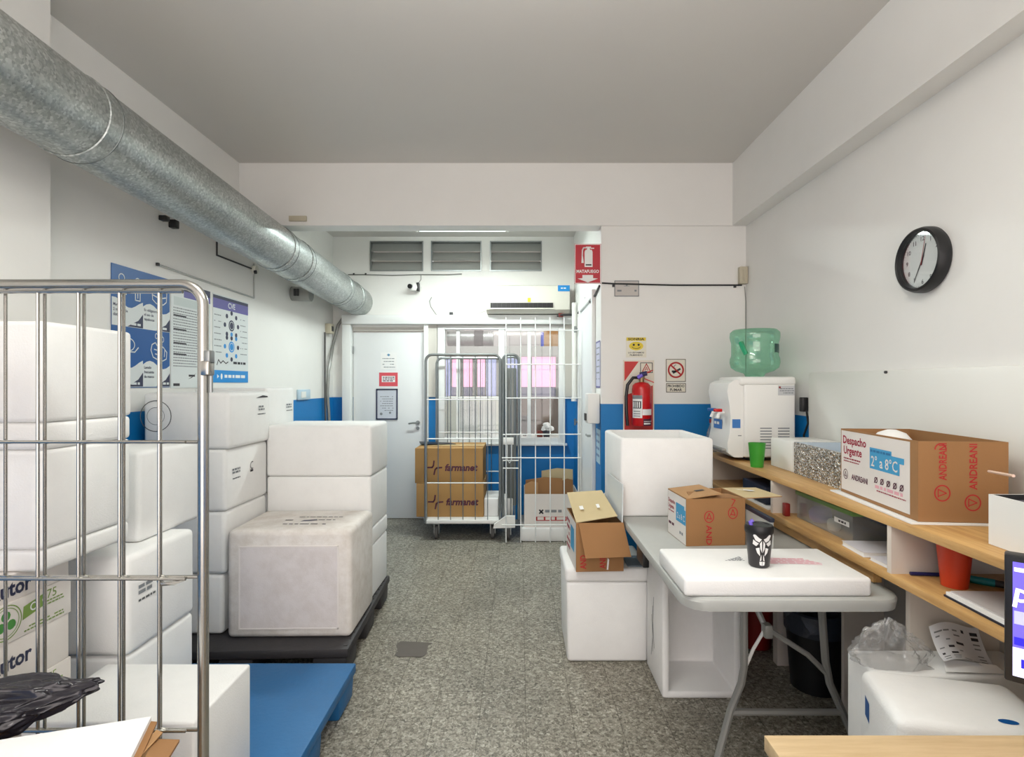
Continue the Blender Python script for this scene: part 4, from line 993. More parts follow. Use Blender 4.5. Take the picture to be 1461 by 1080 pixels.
# column on the blue pallet
foam_box('lowest foam box of the column at the rear of the blue pallet', -1.77, -1.333, 1.86, 2.24, .15, .506, 0, 0, bev=.02)
foam_box('middle foam box on the blue pallet column, printed on its right side', -1.77, -1.328, 1.855, 2.238, .506, .847, 0, 0, bev=.022, marks=right_mark(.05, .215, .1, 2, .015))
foam_box('top foam box of the blue pallet column, pushed back', -1.84, -1.40, 2.015, 2.40, .847, 1.186, 0, 0, bev=.02)
foam_box('big foam box resting on the paper cartons behind the near cage', -1.80, -1.33, 1.525, 1.868, .908, 1.25, .28, 0, bev=.014)
foam_box('topmost big foam box at the far left, behind the near cage', -1.80, -1.328, 1.523, 1.872, 1.25, 1.612, .285, 0, bev=.014)
foam_box('low white foam box on the blue pallet directly behind the cage grid', -1.385, -.902, 1.515, 1.836, .15, .497, 0, 0, bev=.008)
# paper cartons
def carton(label, z0, z1, lid):
    x0, x1, y0, y1 = -1.715, -1.405, 1.45, 1.705
    t = thing('paper_carton', label, 'carton', ((x0 + x1) / 2, (y0 + y1) / 2, z0), 'paper cartons')
    zb = z1 - lid
    m = MB(); m.box(x0, x1, y0, y1, z0, zb, mt_card_w, .003)
    D = Decal(m, (x1, y0, z0), (0, 1, 0), (0, 0, 1), .0008); h = zb - z0
    if lid or h < .1: D.text('Autor', -.01, h * .45 if lid else .016, .042, mt_poster_n, 1, 'l', .03, w=.135)
    if lid: D.rect(.14, .147, h * .05, h * .2, mt_poster_n)
    m.build('carton_body', t)
    if lid:
        m = MB(); m.box(x0 - .004, x1 + .004, y0 - .004, y1 + .004, zb, z1, mt_card_w, .003)
        D = Decal(m, (x1 + .004, y0 - .004, zb), (0, 1, 0), (0, 0, 1), .0008); g = plain('eco_green', (120, 150, 70), .6)
        D.ring(.045, .058, .048, .003, g, 1, 30); D.ring(.045, .058, .04, .002, g, 1, 30)
        for a in (90, 210, 330):
            ca, sa = math.cos(math.radians(a)), math.sin(math.radians(a)); D.disc(.045 + ca * .018, .058 + sa * .018, .014, plain('leaf_green', (70, 140, 60), .6), 1, 10)
        D.poly([(.095, .045), (.165, .06), (.158, .078), (.168, .096), (.098, .082)], g); D.ring(.13, .072, .012, .004, mt_paper, 2, 14)
        D.text('75', .175, .075, .026, g, 1, 'l')
        for k in range(4): D.dashes(.1 + .07 * (k < 2), .235, .036 - .009 * k + (.03 if k < 2 else 0), .004, g, 1, k)
        m.build('lid', t)
carton('lowest white paper carton, hidden behind the near cage', .153, .336, 0)
carton('white paper carton third from the top of the carton pile', .336, .585, .11)
carton('white paper carton with green recycling print behind the cage', .585, .834, .11)
carton('flat white paper carton with navy lettering at the top of the carton pile', .834, .908, 0)

# ================================================================== NEAR ROLL CAGE
YN = 1.42
cg = thing('roll_cage', 'shiny steel roll cage in the left foreground with a tall bar grid', 'roll cage', (-1.17, 1.08, 0), 'roll cages')
xr, xl, zt, zd = X(290, YN), -1.545, Z(406, YN), .19
rt, rc = .0135, .055
pts = [(xr, YN, zd), (xr, YN, zt - rc)] + [tuple(v) for v in arc((xr - rc, YN, zt - rc), rc, 0, 90, 8, (1, 0, 0), (0, 0, 1))[1:]] + [tuple(v) for v in arc((xl + rc, YN, zt - rc), rc, 90, 180, 8, (1, 0, 0), (0, 0, 1))] + [(xl, YN, zd)]
m = MB(); m.tube(pts, rt, mt_chrome, 14); m.build('panel_frame', cg)
for k, px in enumerate((229, 176.5, 120, 64, 8, -48, -104)):
    m = MB(); x = X(px, YN); m.tube([(x, YN, zd), (x, YN, zt)], .0041, mt_chrome, 8); m.build('upright_bar', cg)
for py in (630.5, 822.5, 1040):
    m = MB(); m.tube([(xl, YN - .003, Z(py, YN)), (xr, YN - .003, Z(py, YN))], .0048, mt_chrome, 8); m.build('cross_bar', cg)
# hinged gate folded against that panel
Tg = Matrix.Identity(4)
m = MB(Tg); yg = YN - .022
for px in (227, 170.5, 112, 54, -4, -62):
    x = X(px, yg); m.tube([(x, yg, zd + .02), (x, yg, zt - .022)], .0041, mt_chrome, 8)
for py in (629, 821, 1034): m.tube([(xl + .03, yg - .004, Z(py, YN)), (xr - .03, yg - .004, Z(py, YN))], .0042, mt_chrome, 8)
m.tube([(xl + .03, yg, zt - .022), (xr - .04, yg, zt - .022)], .005, mt_chrome, 8); m.build('folding_gate', cg)
m = MB(); x = xr + .012; m.box(x - .004, x + .012, YN - .014, YN + .012, Z(520, YN), Z(500, YN), mt_zinc, .003); m.box(x - .01, x + .012, YN - .018, YN + .012, Z(536, YN), Z(515, YN), mt_chrome, .004); m.tube([(x + .008, YN, Z(536, YN)), (x + .008, YN, Z(560, YN))], .005, mt_zinc, 8); m.build('latch', cg)
m = MB(); m.tube([(X(231, YN), YN - .012, Z(826, YN)), (X(240, YN), YN - .02, Z(829, YN)), (X(254, YN), YN - .02, Z(828, YN)), (X(268, YN), YN - .012, Z(823, YN))], .0058, mt_chrome, 8); m.build('hook_lever', cg)
m = MB(); m.box(xl, xr, .76, YN + .01, zd - .03, zd, mt_zinc, .004); m.build('deck', cg)
for a in (xl + .08, xr - .08):
    for b in (.84, YN - .07):
        m = MB(); m.box(a - .022, a - .016, b - .02, b + .02, .06, zd - .03, mt_zinc); m.box(a + .016, a + .022, b - .02, b + .02, .06, zd - .03, mt_zinc); m.box(a - .022, a + .022, b - .03, b + .03, zd - .04, zd - .03, mt_zinc); cs_ = m.build('caster', cg)
        m = MB(); m.cyl((a - .014, b, .062), (a + .014, b, .062), .06, mt_rubber, n=20); m.build('wheel', cs_)
# its load
Tl = rotz(-.88, 1.281, 17)
cb = thing('cardboard_box', 'open brown cardboard box inside the near roll cage', 'box', (-1.05, 1.13, zd))
m = MB(Tl); m.open_box(-1.24, -.885, 1.0, 1.355, zd + .001, .602, .004, mt_card); m.build('box_body', cb)
m = MB(Tl); m.slab([(-1.3, .98, .632), (-.86, 1.03, .632), (-.865, 1.281, .654), (-1.3, 1.281, .654)], .012, mt_foam); tag(m.build('foam_sheet'), 'white foam sheet lying on the cardboard box in the near cage', 'sheet')
lbs = ['long kraft card strip poking out right of the white foam sheet', 'middle kraft card scrap beside the white foam sheet', 'small kraft card scrap nearest the cage post']
for k, q in enumerate(([P(211, 1032, 1.285), P(224, 1033, 1.285), P(200, 1086, 1.17), P(186, 1088, 1.17)], [P(222, 1044, 1.265), P(231, 1048, 1.265), P(200, 1082, 1.18), P(190, 1080, 1.19)], [P(222, 1058, 1.255), P(256, 1059, 1.25), P(236, 1092, 1.15), P(203, 1090, 1.16)])):
    m = MB(); m.slab(q, .006, mt_card_b if k != 1 else mt_card); tag(m.build('card_scrap'), lbs[k], 'cardboard scrap', 'kraft scraps in the near cage')
# crumpled black bag
tb = bmesh.new(); bmesh.ops.create_icosphere(tb, subdivisions=6, radius=1)
from mathutils import noise
for v in tb.verts:
    n0 = v.co.normalized()
    t = n0.x                                     # along the bag: -1 .. 1
    fold = 1 - abs(noise.noise(Vector((n0.x * 1.1 + 2, n0.y * 2.6, n0.z * 2.6 + n0.x * .8)))) * 2.0
    fine = noise.noise(Vector((n0.x * 2.6 + n0.y, n0.y * 5, n0.z * 5 + 4)))
    f = 1 + .36 * fold - .12 + .12 * fine
    w = 1 - .30 * max(0, t) ** 2
    v.co = Vector((t * .19 + .02 * fine, n0.y * .066 * f * w, n0.z * .056 * f * w + .03 * t))
    if t > .72 and n0.z < .35:
        k = (t - .72) / .28; v.co.x += .045 * k; v.co.z += .012 * k
m = MB(Matrix.Translation((-1.245, 1.285, .668)) @ Matrix.Rotation(math.radians(10), 4, 'Z')); m.absorb(tb, mt_bag); bag = m.build('plastic_bag', sharp=40); tag(bag, 'crumpled shiny black plastic bag on top of the near cage load', 'bag')

# ================================================================== FAR ROLL CAGE, FOLDED CAGE, WIRE PANEL
YA, YZ = 5.0, 5.66
xl, xr, zt, zd = X(607.5, YA), X(713.5, YA), Z(506, YA), .19
cg = thing('roll_cage', 'steel roll cage loaded with brown cartons in front of the inner window', 'roll cage', ((xl + xr) / 2, 5.33, 0), 'roll cages')
def uframe(mb, x0, x1, Y, z0, z1, r, mt, rc=.06, n=8):
    pts = [(x1, Y, z0), (x1, Y, z1 - rc)] + [tuple(v) for v in arc((x1 - rc, Y, z1 - rc), rc, 0, 90, 6, (1, 0, 0), (0, 0, 1))[1:]] + [tuple(v) for v in arc((x0 + rc, Y, z1 - rc), rc, 90, 180, 6, (1, 0, 0), (0, 0, 1))] + [(x0, Y, z0)]
    mb.tube(pts, r, mt, n)
for Y in (YA, YZ):
    m = MB(); uframe(m, xl, xr, Y, zd - .03, zt, .013, mt_zinc, .06, 10); m.build('panel_frame', cg)
    for k in range(1, 6):
        m = MB(); x = xl + (xr - xl) * k / 6; m.tube([(x, Y, zd), (x, Y, zt)], .0045, mt_zinc, 6); m.build('upright_bar', cg)
    for py in (570, 626, 689):
        m = MB(); m.tube([(xl, Y, Z(py, YA)), (xr, Y, Z(py, YA))], .006, mt_white_wire, 6); m.build('cross_bar', cg)
m = MB(); m.box(xl, xr, YA - .01, YZ + .01, zd - .035, zd, mt_white_p, .005); m.build('deck', cg)
m = MB(); m.tube([(xl + .1, YA + .1, zd - .05), (xr - .12, YZ - .2, zd - .06)], .012, mt_zinc, 8); m.build('brace', cg)
for a in (xl + .09, xr - .07):
    for b in (YA + .07, YZ - .07):
        m = MB(); m.box(a - .026, a - .018, b - .022, b + .022, .05, zd - .035, mt_zinc); m.box(a + .018, a + .026, b - .022, b + .022, .05, zd - .035, mt_zinc); m.box(a - .026, a + .026, b - .04, b + .04, zd - .05, zd - .035, mt_zinc); cs_ = m.build('caster', cg)
        m = MB(); m.cyl((a - .015, b, .062), (a + .015, b, .062), .06, mt_rubber, n=18); m.build('wheel', cs_)
def brown_carton(label, x0, x1, z0, z1):
    y0, y1 = 5.10, 5.62
    t = thing('shipping_carton', label, 'carton', ((x0 + x1) / 2, 5.36, z0), 'brown cartons in the far cage')
    m = MB(); m.box(x0, x1, y0, y1, z0, z1, mt_card_y, .004)
    D = Decal(m, (x0, y0, z0), (1, 0, 0), (0, 0, 1), .001); w, h = x1 - x0, z1 - z0
    a, b = w * .3, h * .45
    for pts in ([(a - .075, b), (a - .03, b), (a - .018, b + .018), (a - .012, b + .06)], [(a - .012, b - .065), (a - .002, b - .02), (a + .012, b - .005), (a + .06, b)]): D.line(pts, .014, mt_ink_p, 1)
    D.text('farmanet', a + .085, b - .03, .062, mt_ink_p, 1, 'l', .035, w=w * .48, skew=.2)
    m.build('carton_body', t)
    m = MB(); m.box(x0, x1, (y0 + y1) / 2 - .03, (y0 + y1) / 2 + .03, z1, z1 + .001, mt_card_l); m.build('packing_tape', t)
    return t
brown_carton('lower of the two plum-printed brown cartons in the far roll cage', X(594, 5.1), X(690, 5.1), zd + .001, .505)
t = brown_carton('upper of the two plum-printed brown cartons in the far roll cage', X(592, 5.1), X(689, 5.1), .506, .832)
m = MB(); m.slab([(X(600, 5.3), 5.3, .85), (X(650, 5.4), 5.42, .838), (X(640, 5.5), 5.55, .838), (X(598, 5.5), 5.5, .855)], .004, mt_black); tag(m.build('black_folder'), 'thin black folder on top of the far cage cartons', 'folder')
foam_box('small white foam box right of the brown cartons in the far cage', X(691, 5.15), X(711, 5.15), 5.12, 5.5, zd + .001, .36, 0, 0, bev=.008)

fc = thing('folded_cage', 'narrow folded steel roll cage standing beside the loaded cage', 'roll cage', (X(728, 5), 5.3, 0), 'roll cages')
a, b = X(717.5, YA), X(740, YA)
for Y in (5.01, 5.42):
    m = MB(); uframe(m, a, b, Y, .19, zt, .012, mt_zinc, .05, 10); m.build('panel_frame', fc)
for k in range(1, 4):
    m = MB(); x = a + (b - a) * k / 4; m.tube([(x, 5.01, .2), (x, 5.01, zt)], .006, mt_zinc, 6); m.build('upright_bar', fc)
m = MB(); m.box(a + .03, b - .02, 5.08, 5.40, .3, zt - .12, plain('folded_mesh_zinc', (128, 132, 130), .4, .8), .01); m.build('folded_deck', fc)
for py in (620, 657, 668):
    m = MB(); m.tube([(a, 5.0, Z(py, YA)), (b, 5.0, Z(py, YA))], .006, mt_white_wire, 6); m.build('cross_bar', fc)
m = MB(); m.box(X(718, 5), X(733, 5), 4.975, 5.0, Z(634, 5), Z(624, 5), mt_white_p, .004); m.build('clip_plate', fc)
m = MB(); m.tube([(X(724, 5), 4.98, Z(634, 5)), (X(724, 5), 4.97, Z(655, 5)), (X(727, 5), 4.97, Z(660, 5)), (X(730, 5), 4.97, Z(655, 5)), (X(730, 5), 4.98, Z(634, 5))], .004, mt_white_wire, 6); m.build('chain_loop', fc)
m = MB(); m.prism([(X(704, 4.98), 4.935, Z(752, 4.98)), (X(735, 4.98), 4.935, Z(751, 4.98)), (X(735, 4.98), 4.935, Z(735, 4.98)), (X(722, 4.98), 4.935, Z(735, 4.98)), (X(705, 4.98), 4.935, Z(747, 4.98))], (0, .045, 0), mt_white_p); m.build('corner_foot', fc)
m = MB(); m.box(X(717, 5.06), X(732, 5.06), 5.06, 5.3, .196, .37, mt_white_p, .01); m.build('white_step', fc)
for yy in (5.03, 5.36):
    m = MB(); xx = X(725, 5.03); m.box(xx - .028, xx - .018, yy - .022, yy + .022, .05, .19, mt_zinc); m.box(xx + .018, xx + .028, yy - .022, yy + .022, .05, .19, mt_zinc); m.box(xx - .028, xx + .028, yy - .03, yy + .03, .165, .19, mt_zinc); cs_ = m.build('caster', fc)
    m = MB(); m.cyl((xx - .015, yy, .06), (xx + .015, yy, .06), .058, mt_rubber, n=18); m.build('wheel', cs_)

wg = thing('wire_panel', 'tall white wire grid panel standing right of the roll cages', 'wire panel', (X(772, 4.9), 4.9, 0))
yw = 4.9
for k, px in enumerate((722, 743, 764, 785, 805, 825)):
    m = MB(); m.tube([(X(px, yw), yw, .012), (X(px, yw), yw, Z(453, yw))], .0055, mt_white_wire, 6); m.build('upright_wire', wg)
for py in (471.5, 520, 568, 619.5, 653, 748.5):
    m = MB(); m.tube([(X(716 if py > 640 else 722, yw), yw - .008, Z(py, yw)), (X(829 if py < 700 else 815, yw), yw - .008, Z(py, yw))], .0055, mt_white_wire, 6); m.build('cross_wire', wg)

wb = thing('waste_carton', 'white printed carton bin full of torn cardboard behind the wire panel', 'box', (X(783, 5.05), 5.25, 0))
y0 = 5.0
x0, x1 = X(748, y0), X(826, y0)
m = MB(); m.box(x0 - .03, x1 + .02, y0 - .04, 5.5, .002, .12, mt_foam, .015); m.build('foam_base', wb)
m = MB(); m.open_box(x0 + .0, x1, y0, 5.46, .121, Z(705, y0), .006, mt_card_w)
D = Decal(m, (x0, y0, .121), (1, 0, 0), (0, 0, 1), .0012); w, h = x1 - x0, Z(705, y0) - .121
D.line([(w * .28, h * .52), (w * .34, h * .42)], .014, mt_ink); D.line([(w * .34, h * .52), (w * .28, h * .42)], .014, mt_ink); D.dashes(w * .38, w * .72, h * .45, .024, mt_ink_g, 1, 4, .95)
D.rect(w * .2, w * .98, h * .2, h * .32, mt_red_ink); D.dashes(w * .24, w * .94, h * .225, .026, mt_card_w, 2, 9, .95); m.build('carton', wb)
lbc = ['brown torn cardboard sheet at the front of the white carton bin', 'tallest pale cardboard sheet in the white carton bin', 'brown cardboard strip at the right of the white carton bin', 'crumpled brown card at the left of the white carton bin']
for k, (a, b, t0, t1, yy, mt) in enumerate(((750, 803, 712, 682, 5.12, mt_card_b), (773, 818, 712, 669, 5.3, mt_card_l), (800, 820, 712, 684, 5.2, mt_card_b), (749, 768, 712, 688, 5.04, mt_card))):
    m = MB(); zz = Z(t1, yy)
    m.slab([(X(a, yy), yy, .2), (X(b, yy) - .012 * (k == 2), yy + .01, .2), (X(b, yy) - .012 * (k == 2), yy + .05, zz - .012), (X((a + b) / 2, yy), yy + .05, zz), (X(a, yy), yy + .04, zz - .025)], .008, mt)
    tag(m.build('cardboard_sheet'), lbc[k], 'cardboard', 'torn cardboard in the carton bin')

# ================================================================== RIGHT: FOAM BOXES BY THE TABLE
def open_foam(label, x0, x1, y0, y1, z0, z1, t, T=None, cat='foam box'):
    th = thing('open_foam_box', label, cat, ((x0 + x1) / 2, (y0 + y1) / 2, z0), 'white foam boxes')
    m = MB(T); m.open_box(x0, x1, y0, y1, z0, z1, t, mt_foam, bev=.012); m.build('box_body', th, 50); return th
TZ = .74
open_foam('open-topped white foam box standing at the rear end of the folding table', .53, 1.016, 2.86, 3.395, TZ, 1.15, .03)
ch = thing('foam_cooler', 'lidded white foam cooler on the floor left of the table', 'foam box', (.46, 3.02, 0), 'white foam boxes')
m = MB(); m.box(.247, .665, 2.818, 3.21, 0, .415, mt_foam, .018, 3, top=(1.02, 1.02)); m.build('box_body', ch)
m = MB(); m.box(.236, .676, 2.805, 3.222, .415, .486, mt_foam, .018, 3); m.build('lid', ch)
m = MB(); m.box(.56, .655, 2.83, 3.0, .486, .494, plain('slate_tray', (110, 122, 130), .5), .004); tag(m.build('shallow_tray'), 'shallow slate grey tray on the cooler lid beside the open carton', 'tray')
# open box lying on its side under the table, mouth toward the camera
x0, x1, y0, y1, z0, z1 = .652, 1.012, 2.49, 2.80, 0, .60
oc = thing('open_foam_box', 'white foam box stood on end with its open mouth facing out under the table', 'foam box', (.83, 2.65, 0), 'white foam boxes')
MT = Matrix(((1, 0, 0, 0), (0, 0, -1, 0), (0, 1, 0, 0), (0, 0, 0, 1)))     # local z -> -Y
m = MB(MT); m.open_box(x0, x1, z0, z1, -y1, -y0, .032, mt_foam, bev=.01); m.build('box_body', oc, 50)
m = MB(); D = Decal(m, (x0, y1, 0), (0, -1, 0), (0, 0, 1), .001)
D.text('fragil', .16, .2, .07, mt_ink_g, 1, 'l', rot=90) if False else [D.line([(.1 + .03 * k, .1 + .03 * k), (.13, .2 + .04 * k), (.11 + .02 * k, .3 + .05 * k)], .006, mt_ink_g, 1) for k in range(3)]
m.build('pen_scribble', oc)
# ---------------- folding table
tx0, tx1, ty0, ty1 = .535, 1.262, 1.765, 3.56
tb_ = thing('folding_table', 'long grey plastic folding table with steel wishbone legs', 'table', ((tx0 + tx1) / 2, 2.65, 0))
def rrect(x0, x1, y0, y1, r, n=6):
    pts = []
    for cx_, cy_, a in ((x1 - r, y0 + r, -90), (x1 - r, y1 - r, 0), (x0 + r, y1 - r, 90), (x0 + r, y0 + r, 180)):
        for k in range(n + 1):
            an = math.radians(a + 90 * k / n); pts.append((cx_ + r * math.cos(an), cy_ + r * math.sin(an)))
    return pts
m = MB(); rr = .085
rings = [(rrect(tx0 + .012, tx1 - .012, ty0 + .012, ty1 - .012, rr), TZ), (rrect(tx0 + .003, tx1 - .003, ty0 + .003, ty1 - .003, rr), TZ - .005), (rrect(tx0, tx1, ty0, ty1, rr), TZ - .014), (rrect(tx0 + .004, tx1 - .004, ty0 + .004, ty1 - .004, rr), TZ - .042), (rrect(tx0 + .02, tx1 - .02, ty0 + .02, ty1 - .02, rr), TZ - .045)]
V = [(a, b, z) for rg, z in rings for a, b in rg]; n = len(rings[0][0]); fs = [tuple(range(n))]
for i in range(len(rings) - 1):
    for k in range(n): fs.append((i * n + k, (i + 1) * n + k, (i + 1) * n + (k + 1) % n, i * n + (k + 1) % n))
fs.append(tuple((len(rings) - 1) * n + k for k in reversed(range(n)))); m.add(V, fs, mt_grey_p); m.build('table_top', tb_, 30)
m = MB(); m.box(tx0 + .06, tx1 - .06, ty0 + .12, ty0 + .15, TZ - .075, TZ - .045, mt_grey_m); m.box(tx0 + .06, tx0 + .09, ty0 + .15, ty1 - .12, TZ - .075, TZ - .045, mt_grey_m); m.box(tx1 - .09, tx1 - .06, ty0 + .15, ty1 - .12, TZ - .075, TZ - .045, mt_grey_m); m.build('under_frame', tb_)
for yl in (2.0, 3.3):
    xa, xb = .822, 1.10
    f0, f1 = (.70, 1.27) if yl < 3 else (.72, 1.20)
    m = MB(); m.tube([(xa, yl, TZ - .05), (xa, yl, .40), (xa - .01, yl, .34), (xa - .05, yl, .24), (f0, yl - .02, .012)], .0135, mt_grey_m, 10); m.build('leg', tb_)
    m = MB(); m.tube([(xb, yl, TZ - .05), (xb + .02, yl, .42), (xb + .035, yl, .34), (xb + .08, yl, .24), (f1, yl - .02, .012)], .0135, mt_grey_m, 10); m.build('leg', tb_)
    m = MB(); m.tube([(xa - .05, yl, .235), (xb + .085, yl, .235)], .012, mt_grey_m, 8); m.build('stretcher', tb_)
    for q in (f0, f1):
        m = MB(); m.cyl((q, yl - .02, 0), (q, yl - .02, .03), .018, mt_dark, n=12); m.build('leg_cap', tb_)
m = MB(); m.tube([(.855, 2.1, TZ - .05), (.915, 2.03, .53)], .011, mt_grey_m, 8); m.tube([(.915, 2.03, .53), (1.06, 2.01, .44), (1.125, 2.0, .375)], .010, mt_grey_m, 8); m.tube([(.915, 2.03, .53), (.86, 2.01, .46), (.828, 2.0, .40)], .006, mt_white_p, 8); m.box(.9, .93, 2.0, 2.04, .5, .55, mt_grey_m, .006); m.build('folding_brace', tb_)
m = MB(); m.box(tx0 + .012, tx0 + .04, 2.42, 2.55, TZ - .12, TZ - .046, mt_black, .004); m.build('black_bracket', tb_)

# foam lid on the table with its stamp
fl = thing('foam_slab', 'thick white foam lid lying flat on the near end of the table', 'foam lid', (.85, 1.95, TZ))
m = MB(); m.box(.538, 1.152, 1.782, 2.112, TZ + .0005, TZ + .062, mt_foam, .012, 3); fs_ = m.build('slab_body', fl)
LZ = TZ + .062
m = MB(); D = Decal(m, (.538, 1.782, LZ), (1, 0, 0), (0, 1, 0), .0006)
for k in range(6): D.dashes(.20 + .012 * k, .27, .175 + .008 * k, .005, mt_ink_g, 1, k + 3, .9)
D.poly([(.335, .155), (.52, .125), (.53, .15), (.47, .2), (.335, .215)], plain('pale_pink_label', (232, 208, 212), .6), 1)
for k in range(4): D.dashes(.345, .49 + .01 * k, .19 - .016 * k, .009, mt_pink_ink, 2, k + 20, .95)
m.build('printed_stamp', fs_)
# tumbler
tmx, tmy = .835, 1.905
tm = thing('tumbler', 'black lidded tumbler with white pattern standing on the foam lid', 'tumbler', (tmx, tmy, LZ))
m = MB(); m.lathe([(.030, 0), (.034, .004), (.040, .07), (.0445, .125)], (tmx, tmy, LZ + .0006), plain('tumbler_charcoal', (44, 42, 44), .3), 32); cup_ = m.build('cup', tm)
m = MB(); m.lathe([(.0465, .118), (.0475, .122), (.0475, .136), (.044, .145), (.036, .146), (.034, .142), (.01, .142)], (tmx, tmy, LZ), mt_black, 32); lid_ = m.build('lid', tm)
m = MB(); m.tube([(tmx - .03, tmy - .012, LZ + .135), (tmx - .035, tmy - .012, LZ + .155), (tmx - .026, tmy - .014, LZ + .162)], .007, mt_purple, 8); m.build('sipping_spout', lid_)
m = MB(); m.recalc = False
def on_cup(pts, mt):
    V = []
    for a, h in pts:
        r = .0348 + (.0445 - .034) * (h / .125) + .0004 if h > .004 else .035
        an = math.radians(270 + a); V.append((tmx + r * math.cos(an), tmy + r * math.sin(an), LZ + h))
    m.add(V, [tuple(range(len(V)))], mt)
for side in (-1, 1):
    c0 = -8
    on_cup([(c0 + side * 4, .103), (c0 + side * 16, .108), (c0 + side * 34, .121), (c0 + side * 40, .114), (c0 + side * 30, .098), (c0 + side * 14, .092)], mt_paper)
    on_cup([(c0 + side * 16, .088), (c0 + side * 30, .094), (c0 + side * 40, .1), (c0 + side * 44, .084), (c0 + side * 28, .078)], mt_paper)
    on_cup([(c0 + side * 3, .098), (c0 + side * 12, .088), (c0 + side * 10, .07), (c0 + side * 2, .056)], mt_paper)
    on_cup([(c0 + side * 14, .074), (c0 + side * 30, .07), (c0 + side * 24, .055), (c0 + side * 10, .044)], mt_paper)
    on_cup([(c0 + side * 4, .05), (c0 + side * 9, .04), (c0 + side * 12, .026), (c0 + side * 4, .03)], mt_paper)
    on_cup([(c0 + side * 1, .026), (c0 + side * 14, .024), (c0 + side * 12, .013), (c0 + side * 1, .011)], mt_paper)
m.build('white_pattern', cup_)

# cardboard box on the table
def P2(x, y, z, T): return T @ Vector((x, y, z))
bxx, byy = .835, 2.46
Tb = rotz(bxx, byy, 4)
w2, d2, hb = .13, .115, .203
ab = thing('shipping_box', 'brown red-printed shipping box with one flap out, on the folding table', 'box', (bxx, byy, TZ), 'printed shipping boxes')
m = MB(Tb); m.open_box(bxx - w2, bxx + w2, byy - d2, byy + d2, TZ + .001, TZ + hb, .004, mt_card_b)
D = Decal(m, (bxx - w2, byy - d2, TZ), (1, 0, 0), (0, 0, 1), .0007)
D.ring(.1, .125, .022, .004, mt_red_ink, 1, 24, .026); D.text('A', .1, .115, .024, mt_red_ink, 1, 'c', .02, rot=-90) if False else D.line([(.09, .115), (.1, .14), (.11, .115), (.09, .12)], .004, mt_red_ink)
D.text('AND', .1 - .012, .09, .024, mt_red_ink, 1, 'l', .02, rot=-90, w=.085)
D.ring(.205, .14, .022, .004, mt_red_ink, 1, 24, .026); D.line([(.195, .13), (.205, .155), (.215, .13), (.195, .135)], .004, mt_red_ink); D.line([(.2, .17), (.215, .195), (.2, .2)], .004, mt_red_ink)
E = Decal(m, (bxx - w2, byy + d2, TZ), (0, -1, 0), (0, 0, 1), .0007)
E.rect(.003, 2 * d2 - .003, .003, hb - .003, mt_card_w, 1); E.poly([(.11, .165), (.21, .165), (.21, .15), (.225, .15), (.225, .085), (.11, .085)], mt_cyan, 2)
E.text('Despacho', .012, .15, .018, mt_crimson, 2, 'l', .02, w=.085); E.text('Urgente', .012, .125, .018, mt_crimson, 2, 'l', .02, w=.07); E.dashes(.015, .09, .11, .005, mt_crimson, 2, 4); E.dashes(.015, .1, .05, .012, mt_ink_p, 2, 6, .95); E.dashes(.125, .21, .035, .012, mt_ink_g, 2, 8); E.text('2 a 8 C', .125, .1, .025, mt_card_w, 3, 'l', .01, w=.09)
m.build('box_body', ab)
zt_ = TZ + hb
m = MB(Tb); m.slab([(bxx - w2, byy - d2, zt_ + .002), (bxx + .03, byy - d2 + .01, zt_ + .02), (bxx + .02, byy + d2, zt_ + .018), (bxx - w2, byy + d2, zt_ + .002)], .004, mt_card)
m.slab([(bxx - .05, byy - .02, zt_ + .0135), (bxx - .01, byy - .02, zt_ + .0185), (bxx - .012, byy - .0, zt_ + .0185), (bxx - .052, byy - .0, zt_ + .0135)], .0005, mt_black); m.build('left_flap', ab)
m = MB(Tb); m.slab([(bxx + w2, byy - d2, zt_ + .001), (bxx + w2 + .165, byy - d2 - .0, zt_ + .006), (bxx + w2 + .155, byy + d2 - .02, zt_ + .004), (bxx + w2, byy + d2, zt_ + .001)], .004, mt_card_l, mt_card)
m.add([(bxx + w2 + q, byy + r_, zt_ + .007) for q, r_ in ((.03, .05), (.06, .03), (.07, .04), (.1, .02), (.105, .0), (.08, .0), (.07, .015), (.04, .035))], [tuple(range(8))], mt_paper); m.build('right_flap', ab)
m = MB(Tb); m.slab([(bxx - w2 + .02, byy - d2 + .0, zt_ + .0), (bxx + w2 - .01, byy - d2 + .0, zt_ + .0), (bxx + w2 - .03, byy - d2 + .1, zt_ + .0), (bxx - w2 + .04, byy - d2 + .1, zt_ + .012)], .003, mt_card_b); m.build('front_flap', ab)
gb = thing('standing_board', 'grey board with dark navy top edge behind the tumbler on the table', 'board', (.985, 2.29, TZ))
m = MB(); m.box(.978, .99, 2.13, 2.47, TZ + .001, TZ + .155, mt_grey_p); m.build('board', gb)
m = MB(); m.box(.975, .993, 2.125, 2.475, TZ + .155, TZ + .172, mt_navy, .003); m.build('edge_strip', gb)

